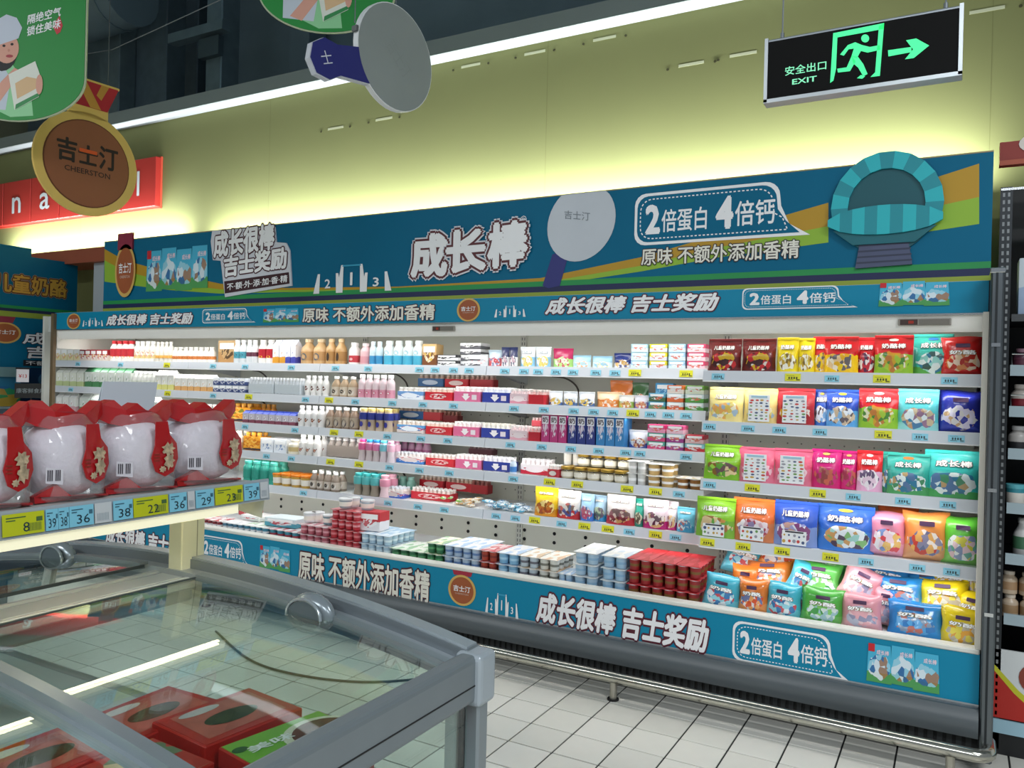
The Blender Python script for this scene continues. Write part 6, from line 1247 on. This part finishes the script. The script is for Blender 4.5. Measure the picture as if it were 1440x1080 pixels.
mk('plastic_flap', MB().add([(SX-.25, 1.71, SZ-.03), (SX-.01, 1.735, SZ-.055), (SX-.02, 1.735, SZ-.115), (SX-.2, 1.72, SZ-.085), (SX-.25, 1.711, SZ-.03), (SX-.01, 1.736, SZ-.055), (SX-.02, 1.736, SZ-.115), (SX-.2, 1.721, SZ-.085)], [(0, 1, 2, 3), (4, 7, 6, 5)]), mat('c9cdbd', .3), sf)
TAGS = [(-60, -2, 'y', '12'), (0, 61, 'y', '8'), (62, 80, 'c', '39'), (80, 95, 'c', '38'), (95, 130, 'c', '36'), (131, 155, 'w', ''), (157, 185, 'c', '38'), (185, 235, 'y', '22'), (236, 261, 'c', '36'), (262, 272, 'w', ''), (273, 299, 'c', '29'), (300, 340, 'y', '23'), (341, 363, 'c', '39'), (364, 375, 'w', '')]
tcol = {'c': mat('86cfe8', .4), 'y': mat('c9cf1e', .4), 'w': mat('cfd4d8', .4)}; ink2 = mat('123240', .5)
import mathutils
def facex(o, x, y, z):       # a child built facing -Y is turned to face +X
    o.rotation_euler = (0, 0, R(90)); o.location = Vector((x, y, z))
for a, b, k, s in TAGS:
    y0, y1 = YA(a, SX, SZ-.03), YA(b, SX, SZ-.03); wd = (y1-y0)*.97; hh = .048
    tg = mk('price_tag', MB().box(-wd/2, wd/2, -.0016, 0, -hh/2, hh/2), tcol[k], sf, local=True)
    tg.parent = pr_; facex(tg, SX+.0045-wpos(sf).x, (y0+y1)/2-wpos(sf).y, SZ-.027-wpos(sf).z); tg.rotation_euler = (R(-5), 0, R(90))
    mb = MB()
    if s:
        gw = min(.032, wd*.62) if len(s) == 2 else .014; cx = .0 if wd < .05 else wd*.06
        vv, ff = text_data(s); xs_ = [v[0] for v in vv]; ys_ = [v[1] for v in vv]; sx_ = gw/(max(xs_)-min(xs_)); sz_ = .021/(max(ys_)-min(ys_))
        mb.add([((v[0]-min(xs_))*sx_-gw/2+cx, -.0022, (v[1]-min(ys_))*sz_-.018) for v in vv], ff, 0)
        mb.flat([(-wd*.42, .014), (wd*.05, .014), (wd*.05, .0165), (-wd*.42, .0165)], -.0022, 1); mb.flat([(-wd*.42, .008), (-wd*.2, .008), (-wd*.2, .0105), (-wd*.42, .0105)], -.0022, 1)
        mb.flat([(wd*.3, .002), (wd*.45, .002), (wd*.45, .012), (wd*.3, .012)], -.0022, 1)
    if k != 'c':
        for q in range(9): x = (wd*.12 if k == 'y' else -wd*.36)+q*wd*(.035 if k == 'y' else .08); mb.flat([(x, -.018), (x+wd*.016, -.018), (x+wd*.016, .0), (x, .0)], -.0022, 1)
    # lettering joins its tag as one printed piece
    me = mb.mesh('tag_print', [ink2, mat('4a6a3a' if k == 'y' else '3a6a80', .5)]); me.transform(Matrix.Identity(4))
    tp = bpy.data.objects.new('tag_print', me); COL.objects.link(tp); tp.parent = pr_; tp.location = tg.location; tp.rotation_euler = tg.rotation_euler
# ------------------------------------------------------------------ bagged white frozen poultry on the shelf
redm = mat('b3141c', .3, coat=.3); filmm = glass_mat('bag_film', (.98, .97, .98), 1.5, .16, .10, .6)
def chicken(seed):
    t = root('bagged_frozen_pack'); rnd = random.Random(seed); N, Mq = 20, 12
    def lump(sx, sy, sz, cz, nz_, ph, sq=1.0):
        vs_ = []
        for j in range(Mq+1):
            p = PI*j/Mq
            for i in range(N):
                a = 2*PI*i/N; r = 1+nz_*(math.sin(3*a+ph)*math.sin(2*p)+.6*math.sin(5*a+2*ph+3*p))
                c_, s_ = math.cos(a), math.sin(a); e = lambda q: math.copysign(abs(q)**sq, q)
                vs_.append((sx*e(c_)*math.sin(p)**sq*r, sy*e(s_)*math.sin(p)**sq*r, cz-sz*e(math.cos(p))))
        return vs_, [(j*N+i, j*N+(i+1) % N, (j+1)*N+(i+1) % N, (j+1)*N+i) for j in range(Mq) for i in range(N)]
    mk('contents', MB().add(*lump(.097, .080, .092, .095, .035, seed, .8)), mat('f3eef6', .75, noise=.14, nscale=20, bump=.8), t, 60, local=True)
    prof = ((.86, .0), (1.0, .012), (1.02, .05), (1.0, .10), (.95, .14), (.82, .172), (.66, .192), (.60, .205)); vs_ = []; N2 = 28
    for jj, (k_, z_) in enumerate(prof):
        for i in range(N2):
            a = 2*PI*i/N2; c_, s_ = math.cos(a), math.sin(a); e = lambda q: math.copysign(abs(q)**.75, q); w_ = 1+.022*math.sin(5*a+seed+jj)+.02*math.sin(9*a-jj*1.3+seed)
            vs_.append((.102*k_*e(c_)*w_, .086*k_*e(s_)*w_, z_+.004*math.sin(4*a+jj)*(1 if 0 < jj else 0)))
    mk('plastic_bag', MB().add(vs_, [(j*N2+i, j*N2+(i+1) % N2, (j+1)*N2+(i+1) % N2, (j+1)*N2+i) for j in range(len(prof)-1) for i in range(N2)]), filmm, t, 18, local=True)
    # gathered red top with two ears
    top = [(-.080, .180), (-.03, .168), (.03, .172), (.085, .182), (.112, .205), (.104, .238), (.072, .222), (.045, .206), (.012, .214), (-.012, .232), (-.04, .214), (-.068, .240), (-.098, .228), (-.108, .196)]
    def curved(pts, y0, th, bend=.9):
        n = len(pts); mb = MB(); f = lambda x: y0+bend*x*x*3
        mb.add([(x, f(x), z) for x, z in pts]+[(x, f(x)+th, z) for x, z in pts], [tuple(range(n)), tuple(range(2*n-1, n-1, -1))]+[(i, n+i, n+(i+1) % n, (i+1) % n) for i in range(n)]); return mb
    mk('red_top', curved(top, -.045, .05), redm, t, local=True)
    mk('red_base', curved([(-.098, .003), (.098, .003), (.098, .008), (.05, .012), (-.02, .016), (-.055, .046), (-.10, .018)], -.088, .02), redm, t, local=True)
    # label: strap and disc, on the right of the front
    lb_ = [(.012, .185), (.050, .185), (.058, .15), (.085, .125), (.092, .085), (.075, .05), (.045, .040), (.015, .055), (.002, .09), (.012, .125)]
    L = mk('label', curved(lb_[::-1], -.0945, .003), redm, t, local=True)
    mb = MB(); f = lambda x: -.0955+.9*x*x*3
    for cx, cz, rx, rz in ((.054, .112, .020, .016), (.058, .080, .017, .020), (.036, .060, .010, .008)):
        e = [(cx+rx*q*math.cos(2*PI*i/18), cz+rz*q*math.sin(2*PI*i/18)) for i in range(18) for q in [1+.28*math.sin(i*2.4+seed+cx*90)]]; mb.add([(x, f(x)-.0006, z) for x, z in e], [tuple(range(18))])
    mk('label_print', mb, mat('e0c8a6', .4, noise=.55, nscale=90), L, local=True)
    mb = MB()
    for q in range(3): mb.add([(x, f(x)-.0006, z) for x, z in ((.008+.0*q, .082+q*.008), (.026, .082+q*.008), (.026, .085+q*.008), (.008, .085+q*.008))], [(0, 1, 2, 3)])
    mk('label_lettering', mb, mat('8a2a1a', .5), L, local=True)
    if seed % 2 == 0 or seed == 3:
        mb = MB(); mb.add([(x, f(x)-.0004, z) for x, z in ((-.082, .05), (-.045, .045), (-.045, .082), (-.082, .087))], [(0, 1, 2, 3)], 0)
        for q in range(8):
            x = -.079+q*.0042
            if q % 4 != 3: mb.add([(xx, f(xx)-.0012, z) for xx, z in ((x, .055), (x+.0024, .055), (x+.0024, .08), (x, .081))], [(0, 1, 2, 3)], 1)
        mk('barcode', mb, [mat('d8d4dc', .4), mat('3a3440', .5)], t, local=True)
    return t
for k, (p0, p1, lab) in enumerate(((-170, -62, 'red-topped bag of white poultry cut off at the left edge'), (-60, 43, 'red-topped bag of white poultry, nearest whole one at the left edge'), (45, 149, 'red-topped bag of white poultry, third from the shelf end'), (151, 246, 'red-topped bag of white poultry with barcode, second from the shelf end'), (247, 335, 'red-topped bag of white poultry at the shelf end'))):
    Y0_, Y1_ = YA(p0+10, -1.84, SZ+.06), YA(p1+10, -1.84, SZ+.06)
    put(('ck', k), lambda: chicken(k), (-1.915, (Y0_+Y1_)/2, SZ+.0005), (0, 0, R(86+(2, -3, 2, -3, 1)[k])), lab, 'food bag', None, (max(.8, (Y1_-Y0_)/.203), 1, 1.0))
# paper card behind the bags
cd = thing('paper_card', 'pale translucent paper card standing behind the poultry bags', 'card', (-2.06, 1.44, SZ+.0005), R(84))
mk('sheet', MB().prism([(-.10, 0), (.06, 0), (.10, .285), (-.06, .285)], -.001, .001), mat('cfdae2', .5), cd, local=True)
mk('back_sheet', MB().add([(-.10, .05, 0), (.06, .05, 0), (.10, .001, .285), (-.06, .001, .285), (-.10, .052, 0), (.06, .052, 0), (.10, .003, .285), (-.06, .003, .285)], [(0, 3, 2, 1), (4, 5, 6, 7), (0, 1, 5, 4), (2, 3, 7, 6), (1, 2, 6, 5), (3, 0, 4, 7)]), mat('c9d4dc', .5), cd, local=True)
text('8', .03, .048, .16, .195, -.0018, mat('98a6b0', .5), cd, 0, local=True); text('特价', -.035, -.01, .195, .208, -.0018, mat('9aa8b2', .5), cd, 0, local=True)
